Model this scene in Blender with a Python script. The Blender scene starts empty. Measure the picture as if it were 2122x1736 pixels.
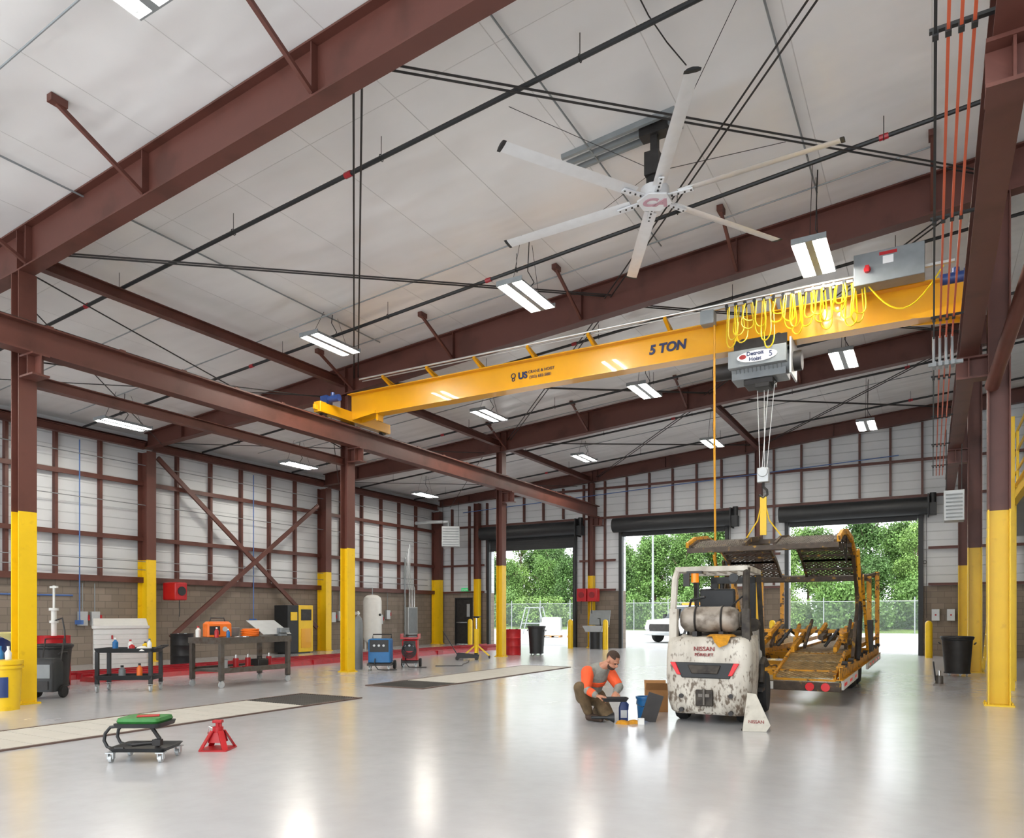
import bpy, bmesh, math, random
from mathutils import Vector, Matrix
random.seed(7)
scene=bpy.context.scene; COL=scene.collection
PI=math.pi; TH=math.radians(29.78)
try:
    scene.view_settings.view_transform='Standard'; scene.view_settings.look='None'; scene.view_settings.exposure=-0.15
except Exception: pass
def S(h):
    h=h.lstrip('#'); r=[int(h[i:i+2],16)/255 for i in (0,2,4)]
    return tuple((c/12.92 if c<=.04045 else ((c+.055)/1.055)**2.4) for c in r)
# ---------------- materials
class NT:
    def __init__(s,name):
        s.m=bpy.data.materials.new(name); s.m.use_nodes=True; s.t=s.m.node_tree; s.b=s.t.nodes['Principled BSDF']; s.out=s.t.nodes['Material Output']
    def n(s,ty,**k):
        x=s.t.nodes.new(ty)
        for a,b in k.items():
            if a.startswith('_'): setattr(x,a[1:],b)
            else: x.inputs[a.replace('__',' ')].default_value=b
        return x
    def l(s,a,b): s.t.links.new(a,b)
    def math(s,op,a,b=None):
        x=s.n('ShaderNodeMath',_operation=op)
        for i,v in enumerate((a,b)):
            if v is None: continue
            if isinstance(v,(int,float)): x.inputs[i].default_value=v
            else: s.l(v,x.inputs[i])
        return x.outputs[0]
    def mix(s,f,a,b):
        x=s.n('ShaderNodeMix',_data_type='RGBA')
        for i,v in ((0,f),(6,a),(7,b)):
            if isinstance(v,(int,float)): x.inputs[i].default_value=v
            elif isinstance(v,tuple): x.inputs[i].default_value=(v[0],v[1],v[2],1)
            else: s.l(v,x.inputs[i])
        return x.outputs[2]
    def noise(s,scale,detail=4,vec=None):
        x=s.n('ShaderNodeTexNoise',Scale=scale,Detail=detail)
        s.l(vec if vec else s.co(),x.inputs['Vector']); return x.outputs[0]
    def co(s):
        if not hasattr(s,'_co'): s._co=s.n('ShaderNodeTexCoord').outputs['Object']
        return s._co
    def ramp(s,f,a,b):
        x=s.n('ShaderNodeMapRange'); x.inputs[1].default_value=a; x.inputs[2].default_value=b; s.l(f,x.inputs[0]); return x.outputs[0]
    def bump(s,h,st,dist=.02):
        x=s.n('ShaderNodeBump',Strength=st,Distance=dist); s.l(h,x.inputs['Height']); s.l(x.outputs[0],s.b.inputs['Normal'])
def pm(name,c,rough=.5,metal=0,var=.1,scale=4,bump=0,bscale=40,coat=0,dirt=None,da=(.5,.65),dscale=7,emit=0):
    if isinstance(c,str): c=S(c)
    t=NT(name); b=t.b
    n=t.noise(scale)
    col=t.mix(t.ramp(n,.3,.7),tuple(x*(1-var) for x in c),tuple(min(1,x*(1+var)) for x in c))
    if dirt:
        d=t.ramp(t.noise(dscale,8),da[0],da[1]); col=t.mix(d,col,S(dirt) if isinstance(dirt,str) else dirt)
    t.l(col,b.inputs['Base Color']); b.inputs['Roughness'].default_value=rough; b.inputs['Metallic'].default_value=metal
    if coat: b.inputs['Coat Weight'].default_value=coat
    if bump: t.bump(t.noise(bscale),bump)
    if emit:
        t.l(col,b.inputs['Emission Color']); b.inputs['Emission Strength'].default_value=emit
    return t.m
RED=pm('oxide_red_paint','#5b332a',.5,0,.08,1.5,dirt='#4c2920',dscale=1.5)
YEL=pm('safety_yellow_paint','#e3bb12',.4,0,.04,3,dirt='#cfa514',da=(.6,.8))
CRY=pm('crane_yellow_paint','#dc9e0a',.35,0,.05,2,coat=.3)
TRY=pm('worn_yellow_steel','#d29318',.5,0,.15,5,dirt='#4f361a',da=(.54,.62),dscale=11)
TRD=pm('rusty_brown_steel','#4b3f34',.6,.2,.3,9,dirt='#a07a2c',da=(.6,.68),dscale=9)
BLK=pm('black_plastic','#1d1f21',.5,0,.2,6)
DRK=pm('dark_steel','#333130',.5,.4,.25,6)
RUB=pm('tyre_rubber','#1b1b1b',.85,0,.2,20,bump=.2)
GRY=pm('grey_painted_metal','#868b8d',.45,.2,.08,5)
LGR=pm('light_grey_metal','#b5b9ba',.4,.3,.06,5)
ALU=pm('brushed_aluminium','#c8c8c5',.35,.75,.08,9)
BLD=pm('fan_blade_aluminium','#e2e4e6',.3,.35,.03,9)
CHR=pm('chrome','#d8d8d8',.15,1,.05,9)
WHT=pm('white_paint','#d8d8d3',.45,0,.04,5)
def flwmat():
    t=NT('weathered_white_paint'); sp=t.n('ShaderNodeSeparateXYZ'); t.l(t.co(),sp.inputs[0])
    mp=t.n('ShaderNodeMapping'); mp.inputs['Scale'].default_value=(1,1,.4); t.l(t.co(),mp.inputs['Vector'])
    n=t.noise(36,8,mp.outputs[0]); n2=t.noise(8,6); low=t.math('MULTIPLY',t.math('SUBTRACT',.85,sp.outputs[2]),.12)
    f=t.ramp(t.math('ADD',t.math('ADD',t.math('MULTIPLY',n,.55),t.math('MULTIPLY',n2,.45)),low),.54,.63)
    g=t.ramp(t.noise(4,8,mp.outputs[0]),.35,.7)
    c=t.mix(t.math('MULTIPLY',g,.7),S('#cbc6ba'),S('#887d6f')); c=t.mix(t.math('MULTIPLY',f,.85),c,S('#4e3b28')); t.l(c,t.b.inputs['Base Color']); t.b.inputs['Roughness'].default_value=.5; return t.m
FLW=flwmat()
FLD=pm('grimy_dark_metal','#3f3932',.6,.3,.3,9,dirt='#26211e')
RDP=pm('bright_red_paint','#a8121a',.4,0,.1,5)
FRD=pm('red_floor_steel','#9d1924',.35,0,.15,5,dirt='#6f1c24',da=(.55,.8))
BLU=pm('blue_paint','#18629a',.4,0,.1,5)
DBL=pm('dark_blue_plastic','#1e3568',.4,0,.15,5)
ORG=pm('orange_plastic','#e06c14',.45,0,.08,5)
CND=pm('orange_conductor','#c95a37',.45,0,.05,5)
GRN=pm('green_vinyl','#26702b',.5,0,.2,12)
PUR=pm('blue_air_pipe','#4668a2',.45,0,.05,5)
CARD=pm('cardboard','#9a6e41',.8,0,.1,8)
TXB=pm('navy_lettering','#1a2752',.5,0,.02)
TXR=pm('red_lettering','#8c2424',.5,0,.02)
TXP=pm('pink_logo','#c49aa8',.5,0,.02)
TXW=pm('white_lettering','#e8e8e8',.5,0,.02)
SKN=pm('skin','#b07b61',.55,0,.06,20)
HAIR=pm('brown_hair','#3c2a1f',.8,0,.25,60,bump=.5,bscale=200)
SHT=pm('grey_work_shirt','#83837c',.85,0,.15,14,bump=.9,bscale=11)
HIV=pm('hi_vis_orange','#e35526',.7,0,.08,14,bump=.7,bscale=11)
PNT=pm('khaki_trousers','#614f37',.9,0,.25,12,bump=.9,bscale=11)
BOOT=pm('brown_boot_leather','#3a2a1f',.7,0,.2,12)
RAG=pm('yellow_cloth','#bd831c',.9,0,.2,20,bump=.5)
GLS=pm('dark_glass','#20282d',.1,0,.05,4)
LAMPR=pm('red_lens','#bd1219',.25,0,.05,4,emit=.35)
AMB=pm('amber_lens','#ea7f18',.25,0,.05,4,emit=.45)
GLED=pm('green_sign','#25a862',.4,0,.02,4,emit=.8)
BOXG=pm('machine_grey','#7d8285',.45,.2,.1,5)
STL=pm('worn_steel_top','#67625c',.45,.6,.25,7,dirt='#4c3a2c',da=(.5,.75))
PLK=pm('pit_cover_plate','#b4b1a8',.55,0,.05,3)
TRUNK=pm('bark','#54453a',.9,0,.2,6)
LEAF=[pm('leaf_green_%s'%k,c,.7,0,.4,.7) for k,c in (('a','#527334'),('b','#688742'),('c','#41612b'))]
def lampmat(st):
    t=NT('fluorescent_strip'); t.b.inputs['Base Color'].default_value=(1,.95,.8,1)
    t.b.inputs['Emission Color'].default_value=(1,.94,.84,1); t.b.inputs['Emission Strength'].default_value=st; return t.m
TUBE=lampmat(235)
def floormat():
    t=NT('epoxy_floor'); n=t.ramp(t.noise(.35,6),.35,.65); n2=t.ramp(t.noise(5,8),.4,.7)
    c=t.mix(n,S('#b1b1b4'),S('#bcbdc0')); c=t.mix(t.math('MULTIPLY',n2,.2),c,S('#9e9d9f'))
    t.l(c,t.b.inputs['Base Color'])
    r=t.n('ShaderNodeMapRange'); r.inputs[3].default_value=.2; r.inputs[4].default_value=.3; t.l(t.noise(.8,5),r.inputs[0]); t.l(r.outputs[0],t.b.inputs['Roughness'])
    t.b.inputs['Coat Weight'].default_value=.6; t.b.inputs['Coat Roughness'].default_value=.19
    t.bump(t.noise(9,3),.06,.02); return t.m
def ceilmat():
    t=NT('white_roof_insulation')
    br=t.n('ShaderNodeTexBrick',Scale=1.0); br.inputs['Color1'].default_value=(1,1,1,1); br.inputs['Color2'].default_value=(.97,.97,.97,1); br.inputs['Mortar'].default_value=(.78,.77,.76,1)
    br.inputs['Mortar Size'].default_value=.008; br.inputs['Mortar Smooth'].default_value=.8; br.inputs['Brick Width'].default_value=7.46; br.inputs['Row Height'].default_value=1.5; br.offset=0
    mp=t.n('ShaderNodeMapping'); mp.inputs['Rotation'].default_value=(0,0,PI/2); t.l(t.co(),mp.inputs['Vector'])
    t.l(mp.outputs[0],br.inputs['Vector'])
    n=t.ramp(t.noise(.5,5),.3,.7); c=t.mix(n,S('#e0dfde'),S('#eeedec'))
    x=t.n('ShaderNodeMix',_data_type='RGBA',_blend_type='MULTIPLY'); x.inputs[0].default_value=1; t.l(c,x.inputs[6]); t.l(br.outputs[0],x.inputs[7])
    t.l(x.outputs[2],t.b.inputs['Base Color']); t.b.inputs['Roughness'].default_value=.26
    t.b.inputs['Specular IOR Level'].default_value=.8
    m2=t.n('ShaderNodeMapping'); m2.inputs['Scale'].default_value=(.4,1.2,1); t.l(t.co(),m2.inputs['Vector'])
    h=t.math('ADD',t.noise(1.0,2,m2.outputs[0]),t.math('MULTIPLY',br.outputs[1],-.14))
    t.bump(h,.36,.2); return t.m
def panelmat():
    t=NT('white_wall_liner'); sp=t.n('ShaderNodeSeparateXYZ'); t.l(t.co(),sp.inputs[0])
    n=t.ramp(t.noise(.7,5),.3,.7); c=t.mix(n,S('#c9ccce'),S('#d5d8da'))
    w=t.math('SINE',t.math('MULTIPLY',sp.outputs[2],2*PI/.3)); w=t.ramp(w,.9,1)
    c=t.mix(t.math('MULTIPLY',w,.35),c,S('#8a8e91')); t.l(c,t.b.inputs['Base Color']); t.b.inputs['Roughness'].default_value=.5
    t.bump(w,.4,.02); return t.m
def blockmat():
    t=NT('concrete_block'); sp=t.n('ShaderNodeSeparateXYZ'); t.l(t.co(),sp.inputs[0])
    cb=t.n('ShaderNodeCombineXYZ'); t.l(t.math('ADD',sp.outputs[0],sp.outputs[1]),cb.inputs[0]); t.l(sp.outputs[2],cb.inputs[1])
    br=t.n('ShaderNodeTexBrick',Scale=1.0); br.inputs['Color1'].default_value=(*S('#83776b'),1); br.inputs['Color2'].default_value=(*S('#766b5f'),1); br.inputs['Mortar'].default_value=(*S('#655c53'),1)
    br.inputs['Mortar Size'].default_value=.008; br.inputs['Brick Width'].default_value=.4; br.inputs['Row Height'].default_value=.2
    t.l(cb.outputs[0],br.inputs['Vector']); t.l(br.outputs[0],t.b.inputs['Base Color']); t.b.inputs['Roughness'].default_value=.85; t.bump(br.outputs[1],-.3,.01); return t.m
def holes(name,col,k,th,wire=False,rough=.6,plane='xy'):
    t=NT(name); sp=t.n('ShaderNodeSeparateXYZ'); t.l(t.co(),sp.inputs[0])
    a,b_=(sp.outputs[0],sp.outputs[1]) if plane=='xy' else (sp.outputs[0],sp.outputs[2])
    p=t.math('SINE',t.math('MULTIPLY',t.math('ADD',a,b_),k)); q=t.math('SINE',t.math('MULTIPLY',t.math('SUBTRACT',a,b_),k))
    if wire: f=t.math('LESS_THAN',t.math('MINIMUM',t.math('ABSOLUTE',p),t.math('ABSOLUTE',q)),th)
    else: f=t.math('LESS_THAN',t.math('ABSOLUTE',t.math('MULTIPLY',p,q)),th)
    t.l(f,t.b.inputs['Alpha'])
    n=t.ramp(t.noise(6,6),.4,.6); t.l(t.mix(n,S(col),tuple(x*.6 for x in S(col))),t.b.inputs['Base Color']); t.b.inputs['Roughness'].default_value=rough; t.b.inputs['Metallic'].default_value=.3
    return t.m
DECK=holes('perforated_deck_steel','#776d62',33,.4)
DECKY=holes('perforated_yellow_deck','#b99d6b',30,.42)
FENCE=holes('chain_link_wire','#8f989a',30,.12,True,plane='xz')
GRATE=holes('pit_grate','#4c4a46',60,.35)
FLOORM=floormat(); CEILM=ceilmat(); PANM=panelmat(); BLOCK=blockmat()
ASPH=pm('asphalt','#9a9a98',.9,0,.1,.6,bump=.3)
GRASS=pm('grass','#5a7035',.9,0,.3,1.5,bump=.4)
# ---------------- mesh builder
def V(*a): return Vector(a)
class M:
    def __init__(s): s.v=[];s.f=[];s.mi=[];s.k=0
    def mat(s,k): s.k=k; return s
    def add(s,vs,fs):
        b=len(s.v); s.v+=[Vector(v) for v in vs]
        for f in fs: s.f.append([b+i for i in f]); s.mi.append(s.k)
        return s
    def bb(s,a,b):
        x0,y0,z0=a;x1,y1,z1=b
        return s.add([(x0,y0,z0),(x1,y0,z0),(x1,y1,z0),(x0,y1,z0),(x0,y0,z1),(x1,y0,z1),(x1,y1,z1),(x0,y1,z1)],[(0,3,2,1),(4,5,6,7),(0,1,5,4),(1,2,6,5),(2,3,7,6),(3,0,4,7)])
    def box(s,c,d,rot=None):
        h=[x/2 for x in d]; m=M().bb([-x for x in h],h); R=rot if rot else Matrix.Identity(3)
        return s.add([R@v+Vector(c) for v in m.v],m.f)
    def frame(s,p0,p1,up=None):
        d=(Vector(p1)-Vector(p0)); L=d.length; d.normalize()
        u=Vector(up) if up else (V(0,0,1) if abs(d.z)<.95 else V(0,1,0))
        sd=d.cross(u).normalized(); u=sd.cross(d).normalized(); return d,sd,u,L
    def bar(s,p0,p1,w,h,ou=0,os=0,up=None):
        d,sd,u,L=s.frame(p0,p1,up); o=u*ou+sd*os; vs=[]
        for p in (Vector(p0),Vector(p1)):
            for a,b in ((-1,-1),(1,-1),(1,1),(-1,1)): vs.append(p+o+sd*(a*w/2)+u*(b*h/2))
        return s.add(vs,[(0,1,2,3),(7,6,5,4),(0,4,5,1),(1,5,6,2),(2,6,7,3),(3,7,4,0)])
    def ib(s,p0,p1,w,h,t=.02,up=None):
        s.bar(p0,p1,w,t,ou=h/2-t/2,up=up); s.bar(p0,p1,w,t,ou=-h/2+t/2,up=up); return s.bar(p0,p1,t*.8,h-2*t,up=up)
    def loft(s,loops,cap=True):
        n=len(loops[0]); vs=[p for l in loops for p in l]; fs=[]
        for i in range(len(loops)-1):
            for j in range(n):
                k=(j+1)%n; fs.append((i*n+j,i*n+k,(i+1)*n+k,(i+1)*n+j))
        if cap: fs.append(tuple(reversed(range(n)))); fs.append(tuple(range((len(loops)-1)*n,len(loops)*n)))
        return s.add(vs,fs)
    def cyl(s,p0,p1,r0,r1=None,n=12,cap=True):
        r1=r0 if r1 is None else r1; d,sd,u,L=s.frame(p0,p1); ls=[]
        for p,r in ((Vector(p0),r0),(Vector(p1),r1)): ls.append([p+(sd*math.cos(2*PI*i/n)-u*math.sin(2*PI*i/n))*-r for i in range(n)])
        return s.loft(ls,cap)
    def tube(s,pts,r,n=6):
        pts=[Vector(p) for p in pts]; ls=[]; pu=None
        for i,p in enumerate(pts):
            a=pts[max(i-1,0)];b=pts[min(i+1,len(pts)-1)]; d=(b-a).normalized()
            if pu is None: pu=V(0,0,1) if abs(d.z)<.9 else V(1,0,0)
            sd=d.cross(pu).normalized(); u=sd.cross(d).normalized(); pu=u
            ls.append([p+(sd*math.cos(2*PI*j/n)+u*math.sin(2*PI*j/n))*r for j in range(n)])
        return s.loft(ls)
    def lathe(s,c,prof,n=20,axis='z'):
        ls=[]
        for r,z in prof:
            l=[]
            for i in range(n):
                a=2*PI*i/n; x,y=r*math.cos(a),r*math.sin(a)
                l.append(Vector(c)+(V(x,y,z) if axis=='z' else V(z,x,y) if axis=='x' else V(y,z,x)))
            ls.append(l)
        return s.loft(ls)
    def prism(s,poly,a0,a1,axis='y'):
        f={'y':lambda p,a:(p[0],a,p[1]),'x':lambda p,a:(a,p[0],p[1]),'z':lambda p,a:(p[0],p[1],a)}[axis]
        return s.loft([[Vector(f(p,a0)) for p in poly],[Vector(f(p,a1)) for p in poly]])
    def ell(s,c,r,n=14,m=9,R=None):
        ls=[]
        for j in range(m+1):
            t=-PI/2+PI*j/m; cr=max(math.cos(t),.02)
            l=[V(r[0]*cr*math.cos(2*PI*i/n),r[1]*cr*math.sin(2*PI*i/n),r[2]*math.sin(t)) for i in range(n)]
            ls.append([(R@p if R else p)+Vector(c) for p in l])
        return s.loft(ls)
    def torus(s,c,R,r,axis='x',n=24,m=8):
        pts=[];fs=[]
        for i in range(n):
            a=2*PI*i/n
            for j in range(m):
                b=2*PI*j/m; q=R+r*math.cos(b); p=(q*math.cos(a),q*math.sin(a),r*math.sin(b))
                pts.append(Vector(c)+(V(*p) if axis=='z' else V(p[2],p[0],p[1]) if axis=='x' else V(p[1],p[2],p[0])))
        for i in range(n):
            for j in range(m): fs.append((i*m+j,((i+1)%n)*m+j,((i+1)%n)*m+(j+1)%m,i*m+(j+1)%m))
        return s.add(pts,fs)
def rr(x0,x1,y0,y1,r,z,n=3):
    o=[]
    for cx,cy,a in ((x1-r,y1-r,0),(x0+r,y1-r,PI/2),(x0+r,y0+r,PI),(x1-r,y0+r,1.5*PI)):
        for i in range(n+1): t=a+PI/2*i/n; o.append(V(cx+r*math.cos(t),cy+r*math.sin(t),z))
    return o
def meta(o,label,cat,group,kind):
    if label:o['label']=label
    if cat:o['category']=cat
    if group:o['group']=group
    if kind:o['kind']=kind
def mk(name,m,mats,parent=None,label=None,cat=None,group=None,kind=None,bev=0,loc=None,rotz=0,flat=False,keep=False):
    if not isinstance(mats,(list,tuple)): mats=[mats]
    vs=m.v; off=V(0,0,0)
    if parent is None and loc is None and not keep:
        xs=[v.x for v in vs];ys=[v.y for v in vs];zs=[v.z for v in vs]
        off=V((min(xs)+max(xs))/2,(min(ys)+max(ys))/2,min(zs)); loc=off
    me=bpy.data.meshes.new(name); me.from_pydata([tuple(v-off) for v in vs],[],m.f)
    for x in mats: me.materials.append(x)
    me.polygons.foreach_set('material_index',m.mi)
    bm=bmesh.new(); bm.from_mesh(me); bmesh.ops.recalc_face_normals(bm,faces=bm.faces); bm.to_mesh(me); bm.free()
    if not flat:
        me.polygons.foreach_set('use_smooth',[True]*len(me.polygons)); me.set_sharp_from_angle(angle=math.radians(38))
    me.update()
    o=bpy.data.objects.new(name,me); COL.objects.link(o)
    if loc is not None: o.location=loc
    o.rotation_euler[2]=rotz
    if parent: o.parent=parent
    if bev:
        b=o.modifiers.new('bevel','BEVEL'); b.width=bev; b.segments=2; b.limit_method='ANGLE'
    meta(o,label,cat,group,kind); return o
def thing(name,label,cat,loc,rotz=0,group=None,kind=None):
    e=bpy.data.objects.new(name,None); e.empty_display_size=.2; COL.objects.link(e); e.location=loc; e.rotation_euler[2]=rotz
    meta(e,label,cat,group,kind); return e
def dup(o,loc=None,rotz=None,parent=None,label=None):
    c=o.copy(); COL.objects.link(c)
    if parent: c.parent=parent
    if loc is not None: c.location=loc
    if rotz is not None: c.rotation_euler[2]=rotz
    if label: c['label']=label
    for k in list(o.children): dup(k,parent=c)
    return c
def text(body,size,Mx,mat,parent=None,name='lettering',ext=.003,bold=0,shear=0,**k):
    cu=bpy.data.curves.new('txt','FONT'); cu.body=body; cu.size=size; cu.extrude=ext; cu.align_x='CENTER'; cu.align_y='CENTER'; cu.offset=bold; cu.shear=shear
    t=bpy.data.objects.new('txt',cu); COL.objects.link(t); dg=bpy.context.evaluated_depsgraph_get()
    me=bpy.data.meshes.new_from_object(t.evaluated_get(dg)); bpy.data.objects.remove(t); me.materials.clear(); me.materials.append(mat)
    me.transform(Mx); o=bpy.data.objects.new(name,me); COL.objects.link(o)
    if parent:o.parent=parent
    meta(o,k.get('label'),None,None,None); return o
def MX(loc,x,y):
    x=Vector(x).normalized();y=Vector(y).normalized();z=x.cross(y)
    return Matrix(((x.x,y.x,z.x,loc[0]),(x.y,y.y,z.y,loc[1]),(x.z,y.z,z.z,loc[2]),(0,0,0,1)))
# ---------------- camera / world
cd=bpy.data.cameras.new('camera'); cam=bpy.data.objects.new('camera',cd); COL.objects.link(cam)
cam.location=(0,0,1.43); cam.rotation_euler=(PI/2,0,TH); cd.sensor_width=36; cd.sensor_fit='HORIZONTAL'; cd.lens=1522/2122*36; cd.shift_y=404/2122; cd.clip_end=500
scene.camera=cam
w=bpy.data.worlds.new('world'); scene.world=w; w.use_nodes=True; bg=w.node_tree.nodes['Background']; bg.inputs[0].default_value=(.92,.96,1,1); bg.inputs[1].default_value=4.5
sl=bpy.data.lights.new('sun','SUN'); sl.energy=6.0; sl.angle=.03; sl.color=(1,.96,.88); so=bpy.data.objects.new('sun',sl); COL.objects.link(so); so.rotation_euler=(math.radians(42),0,math.radians(25)); so.location=(0,-20,40)
# ---------------- shell
XL=-20.9; YB=29.1; YN=-8; XR=10
def zc(x): return 6.85+.083*(x+20.7)
mk('floor',M().bb((XL-.3,YN,-.15),(XR+.3,YB+.3,0)),FLOORM,kind='structure',keep=True)
mk('ceiling',M().prism([(XL-.3,zc(XL-.3)),(XR+.3,zc(XR+.3)),(XR+.3,zc(XR+.3)+.12),(XL-.3,zc(XL-.3)+.12)],YN,YB+.3),CEILM,kind='structure',keep=True)
CM=2.4
m=M(); m.mat(1).bb((XL-.25,YN,0),(XL+.06,YB+.25,CM)); m.mat(0).bb((XL-.25,YN,CM),(XL,YB+.25,zc(XL)-.0)); mk('wall_left',m,[PANM,BLOCK],kind='structure',keep=True)
doors=[(-17.75,-13.5,4.75),(-11.25,-7.0,4.75),(-4.65,-.42,4.75)]
pd=(-19.75,-18.75,2.2)
ops=[pd]+doors; m=M()
def wseg(x0,x1,z0,z1=None):
    if z0<CM: m.mat(1).bb((x0,YB-.06,z0),(x1,YB+.25,CM)); a=CM
    else: a=z0
    t0=zc(x0);t1=zc(x1)
    m.mat(0).loft([[V(x0,y,a),V(x1,y,a),V(x1,y,t1),V(x0,y,t0)] for y in (YB,YB+.25)])
x=XL
for a,b,h in ops: wseg(x,a,0); wseg(a,b,h); x=b
wseg(x,XR,0); mk('wall_back',m,[PANM,BLOCK],kind='structure',keep=True)
m=M(); m.mat(1).bb((XR,YN,0),(XR+.3,YB+.25,CM)); m.mat(0).bb((XR,YN,CM),(XR+.3,YB+.25,zc(XR))); mk('wall_right',m,[PANM,BLOCK],kind='structure',keep=True)
# outside
mk('ground',M().bb((-90,YB+.3,-.2),(60,62,-.02)),ASPH,label='pale sunlit asphalt yard outside the open doors',cat='ground',keep=True)
mk('grass_bank',M().add([(-110,62,-.05),(80,62,-.05),(80,75,1.2),(-110,75,1.2),(80,120,1.5),(-110,120,1.5)],[(0,1,2,3),(3,2,4,5)]),GRASS,label='green grassy bank beyond the yard fence',cat='grass',kind='stuff',keep=True)
# columns
YS=[6.29,13.75,21.2,28.72]
def column(x,y,ztop,w=.27,d=.23,lab='dark red steel column with yellow painted lower part',grp='interior steel columns'):
    m=M(); t=.02
    for k,a,b in ((1,0,3.05),(0,3.05,ztop)):
        m.mat(k); m.bb((-d/2,-w/2,a),(-d/2+t,w/2,b)); m.bb((d/2-t,-w/2,a),(d/2,w/2,b)); m.bb((-d/2+t,-t/2,a),(d/2-t,t/2,b))
    m.mat(1).bb((-d/2-.05,-w/2-.04,0),(d/2+.05,w/2+.04,.025))
    for sx in (-1,1):
        for sy in (-1,1): m.cyl((sx*(d/2+.025),sy*w*.4,.02),(sx*(d/2+.025),sy*w*.4,.06),.014,n=6)
    return mk('steel_column',m,[RED,YEL],loc=(x,y,0),label=lab,cat='column',group=grp)
def rd(x):
    return .45+(.7-.45)*(x+20.5)/7.95 if x<-12.55 else .68
for y in YS[:3]:
    column(-12.55,y,zc(-12.55)-.7)
column(-12.55,28.72,zc(-12.55)-.55)
for y in YS: column(.9,y,zc(.9)-.68 if y<28 else zc(.9)-.5,w=.3,d=.3)
for y in YS: column(-20.55,y,6.3,w=.3,d=.45,grp='wall steel columns')
column(-5.7,28.75,zc(-5.7)-.5,w=.25,d=.25,grp='wall steel columns')
column(-18.3,28.75,zc(-18.3)-.5,w=.25,d=.25,grp='wall steel columns')
# rafters
def rafter(y,x0,x1,scale=1):
    m=M(); N=8; fw=.12; t=.025
    xs=[x0,-12.55,-8,-4,0,x1]
    for i in range(len(xs)-1):
        a,b=xs[i],xs[i+1]; ta,tb=zc(a)-.01,zc(b)-.01; da,db=rd(a)*scale,rd(b)*scale
        m.loft([[V(a,yy,ta-t),V(b,yy,tb-t),V(b,yy,tb),V(a,yy,ta)] for yy in (y-fw,y+fw)])
        m.loft([[V(a,yy,ta-da),V(b,yy,tb-db),V(b,yy,tb-db+t),V(a,yy,ta-da+t)] for yy in (y-fw,y+fw)])
        m.loft([[V(a,yy,ta-da+t),V(b,yy,tb-db+t),V(b,yy,tb-t),V(a,yy,ta-t)] for yy in (y-.01,y+.01)])
    for x in (-18.8,-15.65,-12.55,-12.3,-9.35,-6.2,-3.1,0):
        d=rd(x)*scale
        for sy in (-1,1): m.bb((x-.008,min(y,y+sy*(fw-.01)),zc(x)-d+.01),(x+.008,max(y,y+sy*(fw-.01)),zc(x)-.04))
    mk('roof_rafter',m,RED,label='deep dark red steel roof rafter sloping up under ceiling',cat='beam',group='roof rafters',keep=False)
for y in YS[:3]: rafter(y,-20.5,9.8)
rafter(28.85,-20.5,9.8,.7)
for y in YS[:3]:
    for x in (-15.65,-12.3,-9.35,-6.2,-3.1,0,):
        m=M(); b=(x,y-.1,zc(x)-rd(x)+.06); tp=(x,y-1.25,zc(x)-.07)
        m.bar(b,tp,.05,.05); m.bb((x-.05,y-1.32,zc(x)-.1),(x+.05,y-1.12,zc(x)-.008))
        mk('flange_brace',m,RED,label='small dark red angle brace from rafter to roof',cat='brace',group='rafter flange braces')
for x,ys in ((-12.55,YS),(-5.65,YS),(-20.45,YS),(.9,YS)):
    for i in range(3):
        if x==-5.65 and i<2: continue
        z=zc(x)-.42 if x>-20 else 6.45
        mk('eave_strut',M().ib((x,ys[i]+.14,z),(x,ys[i+1]-.14,z),.16,.2,.014),RED,label='dark red steel strut spanning between rafters',cat='beam',group='longitudinal struts')
mk('steel_strut',M().ib((-12.6,YS[0]+.14,5.18),(-12.6,YS[1]-.14,5.18),.16,.18,.014),RED,label='dark red horizontal strut joining two columns',cat='beam')
# runways
def runway(x,y0,y1):
    m=M(); m.mat(0).ib((x,y0,5.72),(x,y1,5.72),.26,.46,.025); m.mat(1).bar((x,y0,5.975),(x,y1,5.975),.05,.05)
    for i in range(int((y1-y0)/1.2)):
        for sx in (-1,1): m.mat(0).bb((x+sx*.1-.03,y0+i*1.2,5.95),(x+sx*.1+.03,y0+i*1.2+.1,5.975))
    mk('runway_beam',m,[RED,DRK],label='dark red crane runway beam with steel rail on top',cat='beam',group='crane runway beams')
runway(-12.22,-2,28.55); runway(.5,-2,28.55)
for x,s in ((-12.22,-1),(.5,1)):
    for y in YS:
        m=M(); x0,x1=(-12.44,-12.05) if s<0 else (.33,.76)
        m.bb((x0,y-.13,5.46),(x1,y+.13,5.49)); m.bb((x0,y-.13,5.14),(x1,y+.13,5.17)); m.bb((x0,y-.01,5.17),(x1,y+.01,5.46)); m.bb((x-.01,y-.12,5.17),(x+.01,y+.12,5.46))
        mk('runway_bracket',m,RED,label='dark red corbel bracket carrying the crane runway',cat='bracket',group='runway brackets')
mk('pipe_brace',M().cyl((.8,13.55,4.95),(1.88,6.35,8.2),.1,n=16),RED,label='thick dark red round pipe brace by the column',cat='brace')
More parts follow.
